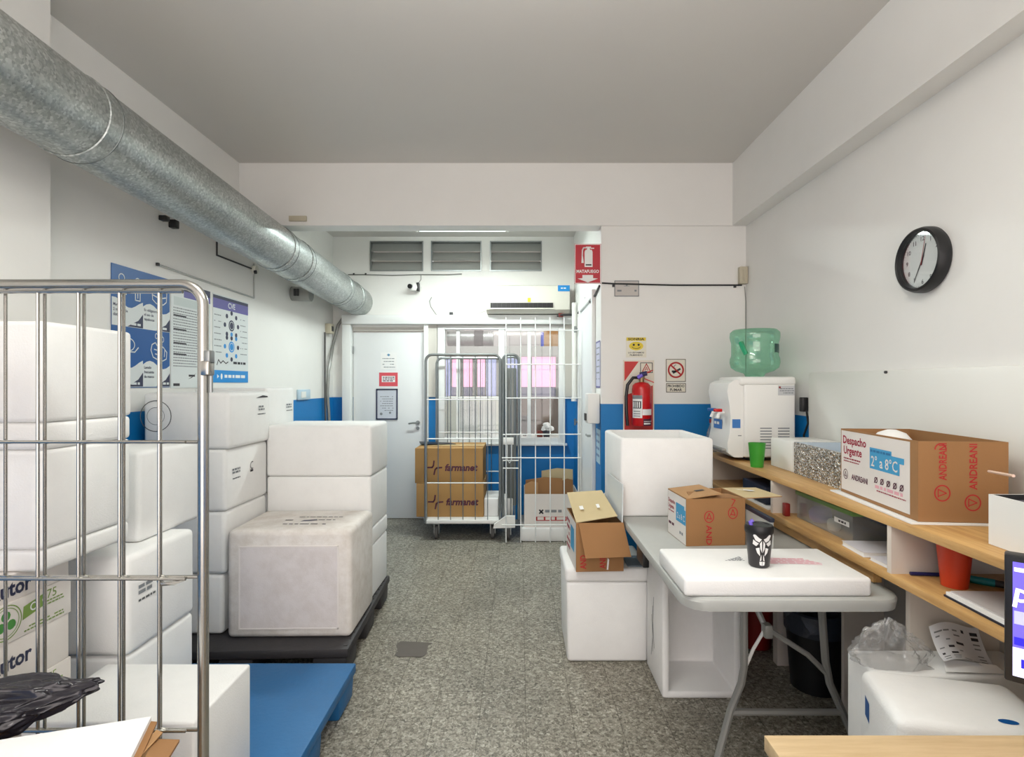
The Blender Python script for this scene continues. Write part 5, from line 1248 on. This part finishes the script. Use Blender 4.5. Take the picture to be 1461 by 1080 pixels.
# opened carton on the cooler
cxx, cyy = .398, 2.93; w3, d3, h3 = .121, .17, .247; z3 = .486
Tc = rotz(cxx, cyy, 3)
oc = thing('shipping_box', 'opened brown shipping box with hanging flap, on the floor cooler', 'box', (cxx, cyy, z3), 'printed shipping boxes')
m = MB(Tc); m.open_box(cxx - w3, cxx + w3, cyy - d3, cyy + d3, z3 + .001, z3 + h3, .004, mt_card_b)
D = Decal(m, (cxx - w3, cyy - d3, z3), (1, 0, 0), (0, 0, 1), .0007); D.text('AND', .05, .015, .03, mt_red_ink, 1, 'l', .03, rot=90, w=.07); D.text('AND', .15, .015, .03, mt_red_ink, 1, 'l', .03, rot=90, w=.07)
D.poly([(.155, .01), (.163, .01), (.168, .06), (.16, .07)], mt_paper, 2)
E = Decal(m, (cxx - w3, cyy + d3, z3), (0, -1, 0), (0, 0, 1), .0007); E.rect(.003, 2 * d3 - .003, .003, h3 - .003, mt_card_w, 1); E.rect(.16, .28, .08, .2, mt_cyan, 2)
for k in range(5): E.dashes(.02, .14, .19 - .035 * k, .018, mt_crimson, 2, k)
m.build('box_body', oc)
zt_ = z3 + h3
m = MB(Tc); m.slab([(cxx - w3, cyy - d3, zt_ + .004), (cxx + w3 - .025, cyy - d3 + .03, zt_ + .028), (cxx + w3 - .035, cyy + d3 + .04, zt_ + .09), (cxx - w3 + .01, cyy + d3 + .06, zt_ + .075)], .004, mt_card_l)
for q, r_, s_ in ((.04, .12, .02), (.13, .12, .016)):
    m.slab([(cxx - w3 + q, cyy - d3 + r_, zt_ + .036 + q * .1), (cxx - w3 + q + s_, cyy - d3 + r_, zt_ + .038 + q * .1), (cxx - w3 + q + s_, cyy - d3 + r_ + .04, zt_ + .048 + q * .1), (cxx - w3 + q, cyy - d3 + r_ + .04, zt_ + .046 + q * .1)], .0006, mt_paper)
m.build('left_flap', oc)
m = MB(Tc); m.slab([(cxx - w3 + .012, cyy - d3 - .002, zt_), (cxx - w3 + .035, cyy - d3 - .075, zt_ - .155), (cxx + w3 + .02, cyy - d3 - .075, zt_ - .15), (cxx + w3 - .002, cyy - d3 - .002, zt_)], .004, mt_card_b); m.build('front_flap', oc)
m = MB(Tc); m.slab([(cxx + w3 - .004, cyy - d3, zt_), (cxx + w3 - .004, cyy + d3, zt_), (cxx + w3 - .002, cyy + d3, zt_ + .195), (cxx + w3 + .004, cyy - d3 + .02, zt_ + .19)], .005, mt_card_b, plain('white_inner_board', (212, 218, 220), .5)); m.build('right_flap', oc)
# ================================================================== COUNTER ALONG THE RIGHT WALL
CZ, CX0, CX1, CYA, CYB = 1.0, 1.20, 1.575, 1.0, 3.84
SZ = .82
su = thing('shelf_counter', 'long pine counter with an open shelf along the right wall', 'counter', (1.4, 2.4, 0))
m = MB(); m.box(CX0, CX1, CYA, CYB, CZ - .026, CZ, mt_counter, .002); m.build('counter_top', su)
m = MB(); m.box(CX0, CX1, CYA, CYB, SZ - .026, SZ, mt_counter, .002); m.build('shelf', su)
for y in (1.77, 2.60, 3.5):
    m = MB(); m.box(CX0 + .004, CX1, y, y + .02, SZ, CZ - .026, mt_counter_side); m.build('divider', su)
for y in (1.78,):
    m = MB(); m.box(1.272, CX1, y, y + .02, 0, SZ - .026, mt_counter_side); m.build('end_panel', su)
m = MB(); m.box(1.39, CX1 - .013, 2.34, 2.36, 0, SZ - .026, mt_counter_side); m.build('end_panel', su)
m = MB(); m.box(1.312, 1.392, 2.78, 2.83, 0, SZ - .026, mt_counter_side, .002); m.build('leg', su)
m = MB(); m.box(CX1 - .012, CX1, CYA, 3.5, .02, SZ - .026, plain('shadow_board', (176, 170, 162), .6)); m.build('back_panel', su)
m = MB(); m.box(1.23, 1.26, 1.9, 3.4, SZ - .075, SZ - .027, mt_counter); m.build('shelf_rail', su)

# water dispenser
dx0, dx1, dy0, dy1, dzt = 1.262, 1.552, 3.07, 3.40, 1.475
wd = thing('water_dispenser', 'white countertop water dispenser with a green bottle on top', 'water dispenser', ((dx0 + dx1) / 2, (dy0 + dy1) / 2, CZ))
m = MB(); m.box(dx0, dx1, dy0, dy1, CZ + .02, dzt - .04, mt_white_p, .012, 3)
m.box(dx0 + .03, dx1 - .03, dy0 + .03, dy1 - .03, CZ + .001, CZ + .02, mt_black); cb_ = m.build('cabinet', wd)
m = MB(); m.box(dx0 - .025, dx1 + .003, dy0 - .004, dy1 + .004, dzt - .05, dzt, mt_white_p, .016, 3); m.build('top_cover', wd)
prof = [(dx0, .02), (dx0 - .05, .02), (dx0 - .085, .045), (dx0 - .088, .10), (dx0 - .075, .16), (dx0 - .07, .24), (dx0 - .078, .32), (dx0 - .09, .39), (dx0 - .082, .435), (dx0 - .05, .455), (dx0, .46)]
m = MB(); m.prism([(a, dy0 + .012, CZ + b) for a, b in prof], (0, dy1 - dy0 - .024, 0), mt_white_p); fp_ = m.build('front_panel', wd)
m = MB(); m.recalc = False
D = Decal(m, (dx0, dy0 - .0, CZ), (1, 0, 0), (0, 0, 1), .0008)
for c2 in (.09, .19):
    for k in range(8): D.rect(c2 - .0, c2 + .065, .07 + k * .016, .076 + k * .016, mt_ink_g, 1)
m.build('vent_slots', cb_)
m = MB(); D = Decal(m, (dx0, dy0, CZ), (1, 0, 0), (0, 0, 1), .0008); D.rect(.19, .285, .37, .425, plain('label_grey', (196, 198, 200), .4)); D.disc(.2, .415, .006, mt_red_dark, 2, 8)
for k in range(3): D.dashes(.2, .28, .405 - .012 * k, .005, mt_ink_g, 2, k)
m.build('rating_label', cb_)
for k, (yy, mm) in enumerate(((dy0 + .11, mt_red), (dy0 + .21, mt_poster_b))):
    m = MB(); m.tube([(dx0 - .06, yy, CZ + .27), (dx0 - .1, yy, CZ + .265), (dx0 - .11, yy, CZ + .235)], .011, mt_white_p, 8); tap_ = m.build('tap', wd)
    m = MB(); m.box(dx0 - .13, dx0 - .085, yy - .014, yy + .014, CZ + .272, CZ + .29, mm, .004); m.build('tap_lever', tap_)
m = MB(); m.box(dx0 - .11, dx0 - .03, dy0 + .04, dy1 - .04, CZ + .05, CZ + .065, mt_grey_m, .005); m.build('drip_tray', wd)
m = MB(); D = Decal(m, (dx0 - .078, dy0 + .25, CZ + .15), (.05, -1, 0), (0, 0, 1), .004); D.rect(0, .12, .02, .075, plain('label_sky', (60, 120, 190), .4)); D.dashes(.02, .11, .045, .016, mt_paper, 2, 3, .95); m.build('brand_label', fp_)
m = MB(); D = Decal(m, (dx0 + .0, dy0 + .012, CZ), (1, 0, 0), (0, 0, 1), .001); D.poly([(-.052, .30), (-.034, .34), (-.036, .2), (-.04, .14), (-.05, .16)], mt_ink_g) if False else D.rect(-.062, -.016, .185, .235, plain('label_sky', (60, 120, 190), .4)); D.rect(-.03, -.01, .14, .145, mt_ink_g); m.build('side_label', cb_)
bcx, bcy = 1.392, 3.235
wbt = thing('water_bottle', 'large pale green water bottle upturned on the dispenser', 'water bottle', (bcx, bcy, dzt))
m = MB(); m.lathe([(.05, .001), (.06, .02), (.105, .035), (.132, .055), (.139, .085), (.137, .108), (.13, .125), (.13, .2), (.135, .215), (.139, .235), (.137, .262), (.12, .278), (.07, .283)], (bcx, bcy, dzt), mt_bottle, 48, capb=False); m.build('bottle_shell', wbt, 60)
m = MB(); m.tube([(bcx - .105, bcy - .06, dzt + .2), (bcx - .1, bcy - .08, dzt + .165), (bcx - .085, bcy - .085, dzt + .13)], .014, plain('deep_green_plastic', (48, 158, 112), .25), 8); m.build('grip_handle', wbt)
m = MB(); m.recalc = False
V = []
for k in range(7):
    a = math.radians(300 + k * 9)
    for zz in (.14, .19): V.append((bcx + .1315 * math.cos(a), bcy + .1315 * math.sin(a), dzt + zz))
m.add(V, [(2 * k, 2 * k + 2, 2 * k + 3, 2 * k + 1) for k in range(6)], plain('bottle_label', (44, 84, 76), .4)); m.build('bottle_label', wbt)
c = thing('water_glass_bottle', 'small clear bottle with red cap left of the water dispenser', 'bottle', (1.16 + .05, 3.46, CZ))
bx_, by_ = 1.232, 3.5
m = MB(); m.lathe([(.03, .001), (.033, .01), (.033, .12), (.014, .17), (.014, .19)], (bx_, by_, CZ), mt_tub, 20); m.build('bottle_shell', c)
m = MB(); m.lathe([(.016, .185), (.016, .21)], (bx_, by_, CZ), mt_red_dark, 14); m.build('cap', c)
c = thing('power_cord', 'black power adapter and cord on the right wall behind the dispenser', 'power cord', (1.59, 2.98, 1.1))
m = MB(); m.tube([(1.585, 3.03, 1.3), (1.582, 3.01, 1.28), (1.585, 3.0, 1.22), (1.582, 3.04, 1.15), (1.585, 3.03, 1.02)], .006, mt_black, 6); m.build('cord', c)
m = MB(); m.box(1.565, 1.598, 3.02, 3.06, 1.28, 1.36, mt_black, .005); m.build('adapter', c)

# cups
def cup(name, label, x, y, z, r0, r1, h, mt):
    m = MB(); m.lathe([(r0, 0), (r1, h), (r1 - .002, h), (r0 - .002, .004)], (x, y, z + .0005), mt, 32); o = m.build(name); return tag(o, label, 'cup')
cup('plastic_cup', 'green plastic cup on the counter in front of the dispenser', 1.243, 2.86, CZ, .031, .043, .125, mt_green)
cup('plastic_cup', 'orange red plastic cup on the lower shelf', 1.325, 1.665, SZ, .034, .047, .138, mt_orange)

# white box and foil box
m = MB(); m.box(1.34, 1.57, 2.68, 2.915, CZ + .001, CZ + .15, mt_white_p, .004); tag(m.build('white_box'), 'small plain white box between the dispenser and the foil box', 'box')
fb = thing('foil_box', 'open shallow box wrapped in silver foil on the counter', 'box', (1.44, 2.43, CZ))
Tf = rotz(1.44, 2.43, -3)
m = MB(Tf); m.open_box(1.325, 1.565, 2.215, 2.655, CZ + .001, CZ + .152, .012, mt_foil, inner=plain('pale_blue_foam', (198, 210, 220), .6)); m.build('box_body', fb)
m = MB(Tf); m.box(1.322, 1.33, 2.21, 2.222, CZ + .003, CZ + .155, mt_card_y); m.build('taped_edge', fb)

# large printed box on its white sheet
m = MB(); m.slab([(1.212, 1.69, CZ + .006), (1.52, 1.66, CZ + .006), (1.56, 2.19, CZ + .006), (1.262, 2.22, CZ + .006)], .005, mt_paper); tag(m.build('white_sheet'), 'white board sheet under the big printed box on the counter', 'sheet')
Td = rotz(1.24, 1.70, 5.5) @ Matrix.Identity(4)
px0, px1, py0, py1, pz = 1.24, 1.50, 1.70, 2.19, CZ + .007
Td = rotz(1.24, 1.70, -5.5)
db = thing('shipping_box', 'big open shipping box with a blue temperature print on the counter', 'box', (1.37, 1.95, pz), 'printed shipping boxes')
H = .25
m = MB(Td); m.open_box(px0, px1, py0, py1, pz, pz + H, .005, mt_card_b)
D = Decal(m, (px0, py0, pz), (1, 0, 0), (0, 0, 1), .0007)
for u, vv in ((.07, .09), (.158, .062)):
    D.ring(u, vv, .024, .004, mt_red_ink, 1, 24, .026); D.line([(u - .012, vv - .01), (u + .012, vv), (u - .012, vv + .012), (u - .012, vv - .012)], .003, mt_red_ink)
    D.text('ANDREANI', u + .012, vv + .04, .022, mt_red_ink, 1, 'l', .02, rot=90, w=.115 if u < .1 else .142)
D.ring(.065, .225, .018, .004, mt_red_ink, 1, 18, .02, 0, 180)
E = Decal(m, (px0, py1, pz), (0, -1, 0), (0, 0, 1), .0007); LW = py1 - py0
E.rect(.006, LW - .04, .012, H - .006, mt_card_w, 1)
E.text('Despacho', .02, .195, .03, mt_crimson, 2, 'l', .025, w=.17); E.text('Urgente', .025, .155, .03, mt_crimson, 2, 'l', .025, w=.135); E.dashes(.025, .15, .135, .005, mt_crimson, 2, 3, .95); E.dashes(.025, .14, .125, .004, mt_crimson, 2, 5, .95)
E.ring(.04, .075, .018, .003, mt_ink_p, 2, 20, .02); E.line([(.032, .066), (.04, .085), (.048, .066), (.032, .07)], .003, mt_ink_p, 2); E.text('ANDREANI', .085, .062, .02, mt_ink_p, 2, 'l', .03, w=.115)
E.poly([(.215, .2), (.35, .2), (.35, .185), (.42, .185), (.42, .165), (.395, .165), (.395, .125), (.215, .125)], mt_cyan, 2)
E.text('2\u00b0 a 8\u00b0C', .225, .135, .036, mt_card_w, 3, 'l', .01, w=.16); E.dashes(.22, .345, .185, .008, plain('cyan_dark_print', (36, 112, 162), .6), 3, 3, .9)
for k in range(5): E.ring(.255 + .038 * k, .088, .011, .004, mt_ink_p, 2, 12); E.line([(.246 + .038 * k, .078), (.264 + .038 * k, .098)], .004, mt_ink_p, 3)
E.dashes(.25, .43, .06, .011, mt_pink_ink, 2, 9, .98); E.dashes(.26, .43, .05, .004, mt_crimson, 2, 11, .95)
m.build('box_body', db)
m = MB(Td); m.slab([(px0 + .007, py0 + .007, pz + H - .004), (px0 + .05, py0 + .02, pz + H - .10), (px0 + .05, py1 - .02, pz + H - .10), (px0 + .007, py1 - .007, pz + H - .004)], .004, mt_card); m.build('left_flap', db)
m = MB(Td); m.slab([(px1 - .007, py0 + .01, pz + H), (px1 + .02, py0 + .02, pz + H + .035), (px1 + .02, py1 - .04, pz + H + .03), (px1 - .007, py1 - .01, pz + H)], .004, mt_card); m.build('right_flap', db) if False else m.bm.free()
m = MB(Td); m.lathe([(.07, 0), (.065, .025), (.045, .05), (.015, .062)], (px0 + .12, py0 + .36, pz + H - .055), mt_paper, 16); tag(m.build('paper_wad'), 'rounded white paper wad inside the big printed box', 'paper')

# white tray box near the frame's right edge
wt = thing('tray_box', 'open white box with dark contents at the near end of the counter', 'box', (1.42, 1.27, CZ))
Tw = rotz(1.277, 1.488, -2)
m = MB(Tw); m.open_box(1.277, 1.56, 1.06, 1.488, CZ + .001, CZ + .136, .006, mt_white_p, inner=mt_dark); m.build('box_body', wt)
m = MB(Tw); m.box(1.285, 1.55, 1.07, 1.478, CZ + .09, CZ + .122, plain('violet_grey_foam', (92, 86, 98), .8)); m.build('lining', wt)
m = MB(); m.tube([P(1411, 672.5, 1.5), P(1446, 679, 1.36)], .004, plain('pale_stick', (222, 190, 170), .5), 6); tag(m.build('wooden_stick'), 'thin pale stick poking from the white box over the counter', 'stick')
td = thing('tape_dispenser', 'small black and white tape dispenser on the white box at the right edge', 'tape dispenser', (1.36, 1.33, CZ + .125))
m = MB(); m.box(1.30, 1.45, 1.28, 1.36, CZ + .123, CZ + .15, mt_white_p, .006); m.build('base', td)
m = MB(); m.box(1.305, 1.45, 1.285, 1.355, CZ + .15, CZ + .2, mt_black, .01); m.build('housing', td)
m = MB(); m.slab([(1.302, 1.34, CZ + .19), (1.45, 1.33, CZ + .17), (1.45, 1.28, CZ + .2), (1.31, 1.29, CZ + .215)], .008, plain('taupe_plastic', (120, 110, 98), .5)); m.build('cutter_arm', td)

# ---------------- lower shelf
tub = thing('storage_tub', 'clear plastic tub with green lid on the lower shelf', 'storage tub', (1.385, 2.31, SZ))
m = MB(); m.open_box(1.28, 1.49, 2.10, 2.52, SZ + .001, SZ + .105, .003, mt_tub, bev=0)
m.build('tub_body', tub)
m = MB(); m.box(1.273, 1.497, 2.092, 2.528, SZ + .105, SZ + .124, mt_green_lid, .006); m.build('lid', tub)
m = MB(); D = Decal(m, (1.28, 2.52, SZ), (0, -1, 0), (0, 0, 1), .001); D.rect(.30, .40, .058, .078, mt_paper); D.dashes(.33, .38, .064, .008, mt_ink, 2, 4); m.build('name_label', tub)
m = MB(); m.lathe([(.035, 0), (.045, .012), (.046, .04), (.034, .062), (.008, .068)], (1.333, 2.42, SZ + .006), mt_purple, 14); tag(m.build('purple_roll'), 'purple roll inside the clear green-lidded tub', 'roll')
m = MB(); m.lathe([(.02, 0), (.026, .01), (.026, .035), (.018, .045)], (1.312, 2.28, SZ + .006), mt_paper, 16); tag(m.build('white_reel'), 'round white reel inside the clear green-lidded tub', 'reel')
m = MB(); m.box(1.23, 1.255, 2.53, 2.56, SZ + .001, SZ + .06, mt_red_dark, .004); tag(m.build('red_packet'), 'small red packet left of the clear tub on the lower shelf', 'packet')
m = MB(); m.box(1.225, 1.5, 2.72, 3.0, SZ + .012, SZ + .1, mt_navy, .005); tag(m.build('navy_box'), 'dark navy box at the far end of the lower shelf', 'box')
m = MB(); m.box(1.21, 1.45, 2.66, 2.95, SZ + .001, SZ + .009, mt_paper); tag(m.build('paper_sheaf'), 'thin sheaf of white paper under the navy box on the shelf', 'paper')
def book(label, x0, x1, y0, y1, z, t, mt, rot=0, name='notebook'):
    o = thing(name, label, 'notebook', ((x0 + x1) / 2, (y0 + y1) / 2, z)); T = rotz((x0 + x1) / 2, (y0 + y1) / 2, rot)
    m = MB(T); m.box(x0 + .003, x1 - .003, y0 + .003, y1 - .003, z + .0015, z + t - .0015, mt_paper); m.build('pages', o)
    for a in (z + .0004, z + t - .0015):
        m = MB(T); m.box(x0, x1, y0, y1, a, a + .0012, mt, 0); m.build('cover', o)
    return o
mt_nb = plain('pale_lilac_cover', (218, 216, 222), .5)
book('far pale notebook on the lower shelf beside the clear tub', 1.225, 1.45, 1.93, 2.08, SZ, .018, mt_nb, -4)
book('near pale notebook on the lower shelf against the divider', 1.225, 1.45, 1.80, 1.915, SZ, .013, mt_nb, 1)
m = MB(); m.tube([(1.255, 1.755, SZ + .007), (1.34, 1.745, SZ + .007), (1.36, 1.74, SZ + .007)], .006, mt_pen, 8); tag(m.build('pen'), 'dark blue pen beside the orange cup on the shelf', 'pen')
mk = thing('marker_pen', 'teal and black marker lying right of the orange cup on the shelf', 'marker', (1.42, 1.59, SZ))
m = MB(); m.cyl((1.385, 1.70, SZ + .012), (1.44, 1.655, SZ + .012), .0115, mt_teal, n=12); m.build('barrel', mk)
m = MB(); m.cyl((1.44, 1.655, SZ + .012), (1.47, 1.63, SZ + .012), .0105, mt_dark, n=12); m.cyl((1.47, 1.63, SZ + .011), (1.51, 1.598, SZ + .008), .004, mt_dark, n=8); m.build('cap', mk)
cl = thing('clipboard', 'white clipboard stack with a dark edge on the near lower shelf', 'clipboard', (1.36, 1.47, SZ))
Tk = rotz(1.36, 1.45, -2)
m = MB(Tk); m.box(1.225, 1.50, 1.31, 1.58, SZ + .001, SZ + .006, mt_navy); m.build('backing_board', cl)
m = MB(Tk); m.box(1.228, 1.495, 1.315, 1.575, SZ + .0065, SZ + .016, mt_paper); m.build('paper_pad', cl)
m = MB(Tk); m.box(1.238, 1.50, 1.32, 1.57, SZ + .0165, SZ + .02, plain('grey_cover', (192, 186, 184), .5)); m.build('cover', cl)

# ---------------- under the counter
wbn = thing('waste_bin', 'black waste bin with a liner bag under the table', 'waste bin', (1.455, 2.63, 0))
bcx, bcy = 1.405, 2.60
m = MB(); m.lathe([(.105, .001), (.132, .36), (.127, .36), (.1, .01)], (bcx, bcy, 0), mt_black, 32); m.build('bin_body', wbn)
m = MB(); m.lathe([(.134, .27), (.137, .365), (.128, .372), (.118, .33), (.1, .2)], (bcx, bcy, 0), mt_bin, 32, capb=False, capt=False); m.build('liner_bag', wbn)
rb = thing('red_bucket', 'dark red bucket behind the counter leg under the table', 'bucket', (1.31, 3.02, 0))
m = MB(); m.lathe([(.085, .001), (.105, .3), (.1, .3), (.08, .01)], (1.30, 3.02, 0), mt_red_dark, 28); m.build('bucket_body', rb)
m = MB(); m.tube([tuple(v) for v in arc((1.30, 3.02, .27), .105, 180, 360, 10, (1, 0, 0), (0, -.8, .6))], .004, mt_white_p, 6); m.build('bail_handle', rb)

# foam boxes at the right foreground
st = thing('foam_box', 'white foam box with rounded edges and a blue oval, behind the desk', 'foam box', (1.16, 1.44, 0), 'white foam boxes')
Tq = rotz(1.154, 1.4445, -13.5)
m = MB(Tq); m.box(.967, 1.341, 1.311, 1.579, 0, .60, mt_foam, .028, 4); m.build('box_body', st, 60)
m = MB(Tq); D = Decal(m, (.967, 1.311, .60), (1, 0, 0), (0, 1, 0), .0008); D.disc(.262, .055, .022, mt_poster_b, 1, 20, .011); m.build('blue_oval', st)
m = MB(Tq); D = Decal(m, (.967, 1.579, 0), (0, -1, 0), (0, 0, 1), .0008); D.poly([(.055, .49), (.085, .48), (.085, .535), (.055, .545)], mt_poster_b); m.build('blue_label', st)
foam_box('white foam box carrying the receipts and clear bag beside the counter', 1.06, 1.555, 1.61, 1.772, 0, .575, 0, 0, bev=.012)
tb = bmesh.new(); bmesh.ops.create_icosphere(tb, subdivisions=5, radius=1)
for v in tb.verts:
    n0 = v.co.normalized()
    f = 1 + .3 * noise.noise(n0 * 2.4 + Vector((5, 2, 1))) + .14 * abs(noise.noise(n0 * 6)) + .08 * noise.noise(n0 * 14)
    tz = max(-.0, n0.z)
    v.co = Vector((n0.x * .115 * f * (1 - .62 * tz), n0.y * .062 * f * (1 - .5 * tz), (max(n0.z, -.35) + .35) * .088 * f))
m = MB(Matrix.Translation((1.145, 1.69, .577))); m.absorb(tb, mt_film); tag(m.build('clear_bag', sharp=70), 'crumpled clear plastic bag left of the receipts', 'bag')
rc_ = thing('receipt', 'printed receipt sheet curling up beside the clear bag', 'receipt', (1.36, 1.7, .58))
m = MB(); m.recalc = False; mt_rc = plain('receipt_paper', (226, 228, 232), .6)
def rpt(u, v):
    x = 1.262 + .17 * u + .035 * v; y = 1.622 + .11 * v + .018 * u; z = .592 + .075 * v * v + .012 * math.sin(u * 5) + .02 * (1 - u) * (1 - v)
    return Vector((x, y, z))
N = 12
V = [rpt(i / N, j / N) for j in range(N + 1) for i in range(N + 1)]; fs = []
for j in range(N):
    for i in range(N): fs.append((j * (N + 1) + i, j * (N + 1) + i + 1, (j + 1) * (N + 1) + i + 1, (j + 1) * (N + 1) + i))
m.add(V, fs, mt_rc)
rr_ = random.Random(3)
for k in range(9):
    for q in range(5):
        v0 = .08 + .095 * k; u0 = .06 + .18 * q
        if rr_.random() < .65:
            u1 = u0 + rr_.uniform(.05, .16); h = .03 if rr_.random() < .8 else .06
            m.add([rpt(a, b) + Vector((0, -.0003, .0012)) for a, b in ((u0, v0), (u1, v0), (u1, v0 + h), (u0, v0 + h))], [(0, 1, 2, 3)], mt_ink_g if h < .05 else mt_ink)
m.build('printed_sheet', rc_)
m = MB(); m.slab([(1.262, 1.62, .583), (1.44, 1.615, .579), (1.43, 1.64, .592), (1.28, 1.65, .606)], .001, mt_paper); m.build('folded_sheet', rc_)

# ---------------- desk and monitor
DZ = .75
dk = thing('wooden_desk', 'light wooden desk corner in the right foreground', 'desk', (1.0, .7, 0))
m = MB(); m.box(.478, 1.56, .25, 1.068, DZ - .03, DZ, mt_desk, .0015); m.build('desk_top', dk)
for x in (.486, 1.53):
    m = MB(); m.box(x, x + .024, .28, 1.04, 0, DZ - .03, mt_desk); m.build('side_panel', dk)
m = MB(); m.box(.51, 1.53, 1.0, 1.018, .3, DZ - .03, mt_desk); m.build('modesty_panel', dk)
mn = thing('computer_monitor', 'black computer monitor with a purple screen at the right edge', 'monitor', (1.12, .9, DZ))
ang = math.radians(-42); U = Vector((math.cos(ang), math.sin(ang), 0)); V_ = Vector((0, 0, 1)); Nn = U.cross(V_)      # Nn faces the user
O = Vector((.9385, 1.058, .863)); Wm, Hm = .44, .244
def mbox(mb, u0, u1, v0, v1, n0, n1, mt, bev=0):
    Tm = Matrix(((U.x, V_.x, Nn.x, O.x), (U.y, V_.y, Nn.y, O.y), (U.z, V_.z, Nn.z, O.z), (0, 0, 0, 1)))
    mb.T = Tm; mb.box(u0, u1, v0, v1, n0, n1, mt, bev)
m = MB(); mbox(m, 0, Wm, 0, Hm, -.035, 0, mt_black, .004); m.build('housing', mn)
m = MB(); mbox(m, .012, Wm - .012, .014, Hm - .012, .0, .0008, mt_lcd)
D = Decal(m, (.012, .014, .0012), (1, 0, 0), (0, 1, 0), .0004)
D.rect(0, .1, .0, .055, mt_lcd_w, 1); D.rect(0.002, .1, .06, .075, mt_lcd_d, 1); D.text('pe', .001, .145, .036, mt_lcd_w, 1, 'l', .02, rot=-8); D.rect(.002, .1, .1, .125, mt_lilac_glow, 1); D.rect(.012, .05, .018, .035, mt_lcd_d, 2); D.dashes(.002, .1, .2, .008, mt_lcd_w, 1, 3); m.build('screen', mn)
m = MB(); mbox(m, Wm / 2 - .03, Wm / 2 + .03, -.1, .06, -.06, -.036, mt_black, .004); nk_ = m.build('stand_neck', mn)
cc = O + U * (Wm / 2) - Nn * .05
m = MB(); m.cyl((cc.x, cc.y, DZ + .0005), (cc.x, cc.y, DZ + .014), .095, mt_black, n=32); m.build('stand_base', nk_)

# ================================================================== LIGHT, SKY, CAMERA
def area(name, loc, rot, sx_, sy_, power, col):
    l = bpy.data.lights.new(name, 'AREA'); l.shape = 'RECTANGLE'; l.size = sx_; l.size_y = sy_; l.energy = power; l.color = col
    o = bpy.data.objects.new(name, l); COL.objects.link(o); o.location = loc; o.rotation_euler = rot; return o
area('room_tube_lamp', (-.1, 1.1, 2.60), (0, 0, 0), 1.3, .2, 17, (.95, 1.0, .95))
area('ceiling_fill_upward', (-.1, 1.1, 2.62), (math.radians(180), 0, 0), 1.3, .2, 32, (1.0, .97, .93))  # added upward fill that brightens the ceiling, not a fixture of the room
area('room_tube_lamp_behind', (-.1, -1.2, 2.60), (0, 0, 0), 1.3, .3, 20, (1.0, .93, .9))
area('corridor_tube_lamp', (-.49, 4.7, 2.735), (0, 0, 0), .75, .08, 34, (.90, 1.0, .975))
area('corridor_tube_lamp_upward', (-.49, 4.7, 2.82), (math.radians(180), 0, 0), .75, .1, 14, (.90, 1.0, .975))
fx = thing('tube_lamp', 'lit fluorescent tube lamp hanging just behind the cross beam', 'lamp', (-.49, 4.7, 2.75))
m = MB(); m.cyl((-.86, 4.7, 2.757), (-.12, 4.7, 2.757), .014, emit('lit_tube', (245, 255, 252), 3.0), n=12); m.build('tube', fx)
m = MB(); m.box(-.9, -.08, 4.66, 4.74, 2.78, 2.805, mt_white_p, .004)
for a in (-.89, -.105): m.box(a, a + .015, 4.685, 4.715, 2.74, 2.782, mt_white_p)
for a in (-.8, -.18): m.tube([(a, 4.7, 2.8), (a, 4.7, 2.986)], .006, mt_white_p, 6)
m.build('housing', fx)
area('rear_room_lamp', (-.3, 7.0, 2.95), (0, 0, 0), 1.5, .6, 20, (1, .98, .96))
wld = bpy.data.worlds.new('daylight'); scene.world = wld; wld.use_nodes = True
bg = wld.node_tree.nodes['Background']; bg.inputs[0].default_value = (1.0, .90, .86, 1); bg.inputs[1].default_value = 3.2

cam = bpy.data.cameras.new('camera'); co = bpy.data.objects.new('camera', cam); COL.objects.link(co)
co.location = (0, 0, EH); co.rotation_euler = (math.radians(90), 0, 0)
cam.sensor_fit = 'HORIZONTAL'; cam.sensor_width = 36.0; cam.lens = 36.0 * F / 1461.0
cam.shift_x = -(CX - 730.5) / 1461.0; cam.shift_y = (CY - 540.0) / 1461.0
cam.clip_start = .05; cam.clip_end = 60
scene.camera = co
for o in bpy.data.objects:
    if '_base' in o: del o['_base']
scene.view_settings.view_transform = 'Standard'; scene.view_settings.look = 'None'
scene.view_settings.exposure = 0.07; scene.view_settings.gamma = 1.0; scene.view_settings.use_curve_mapping = False
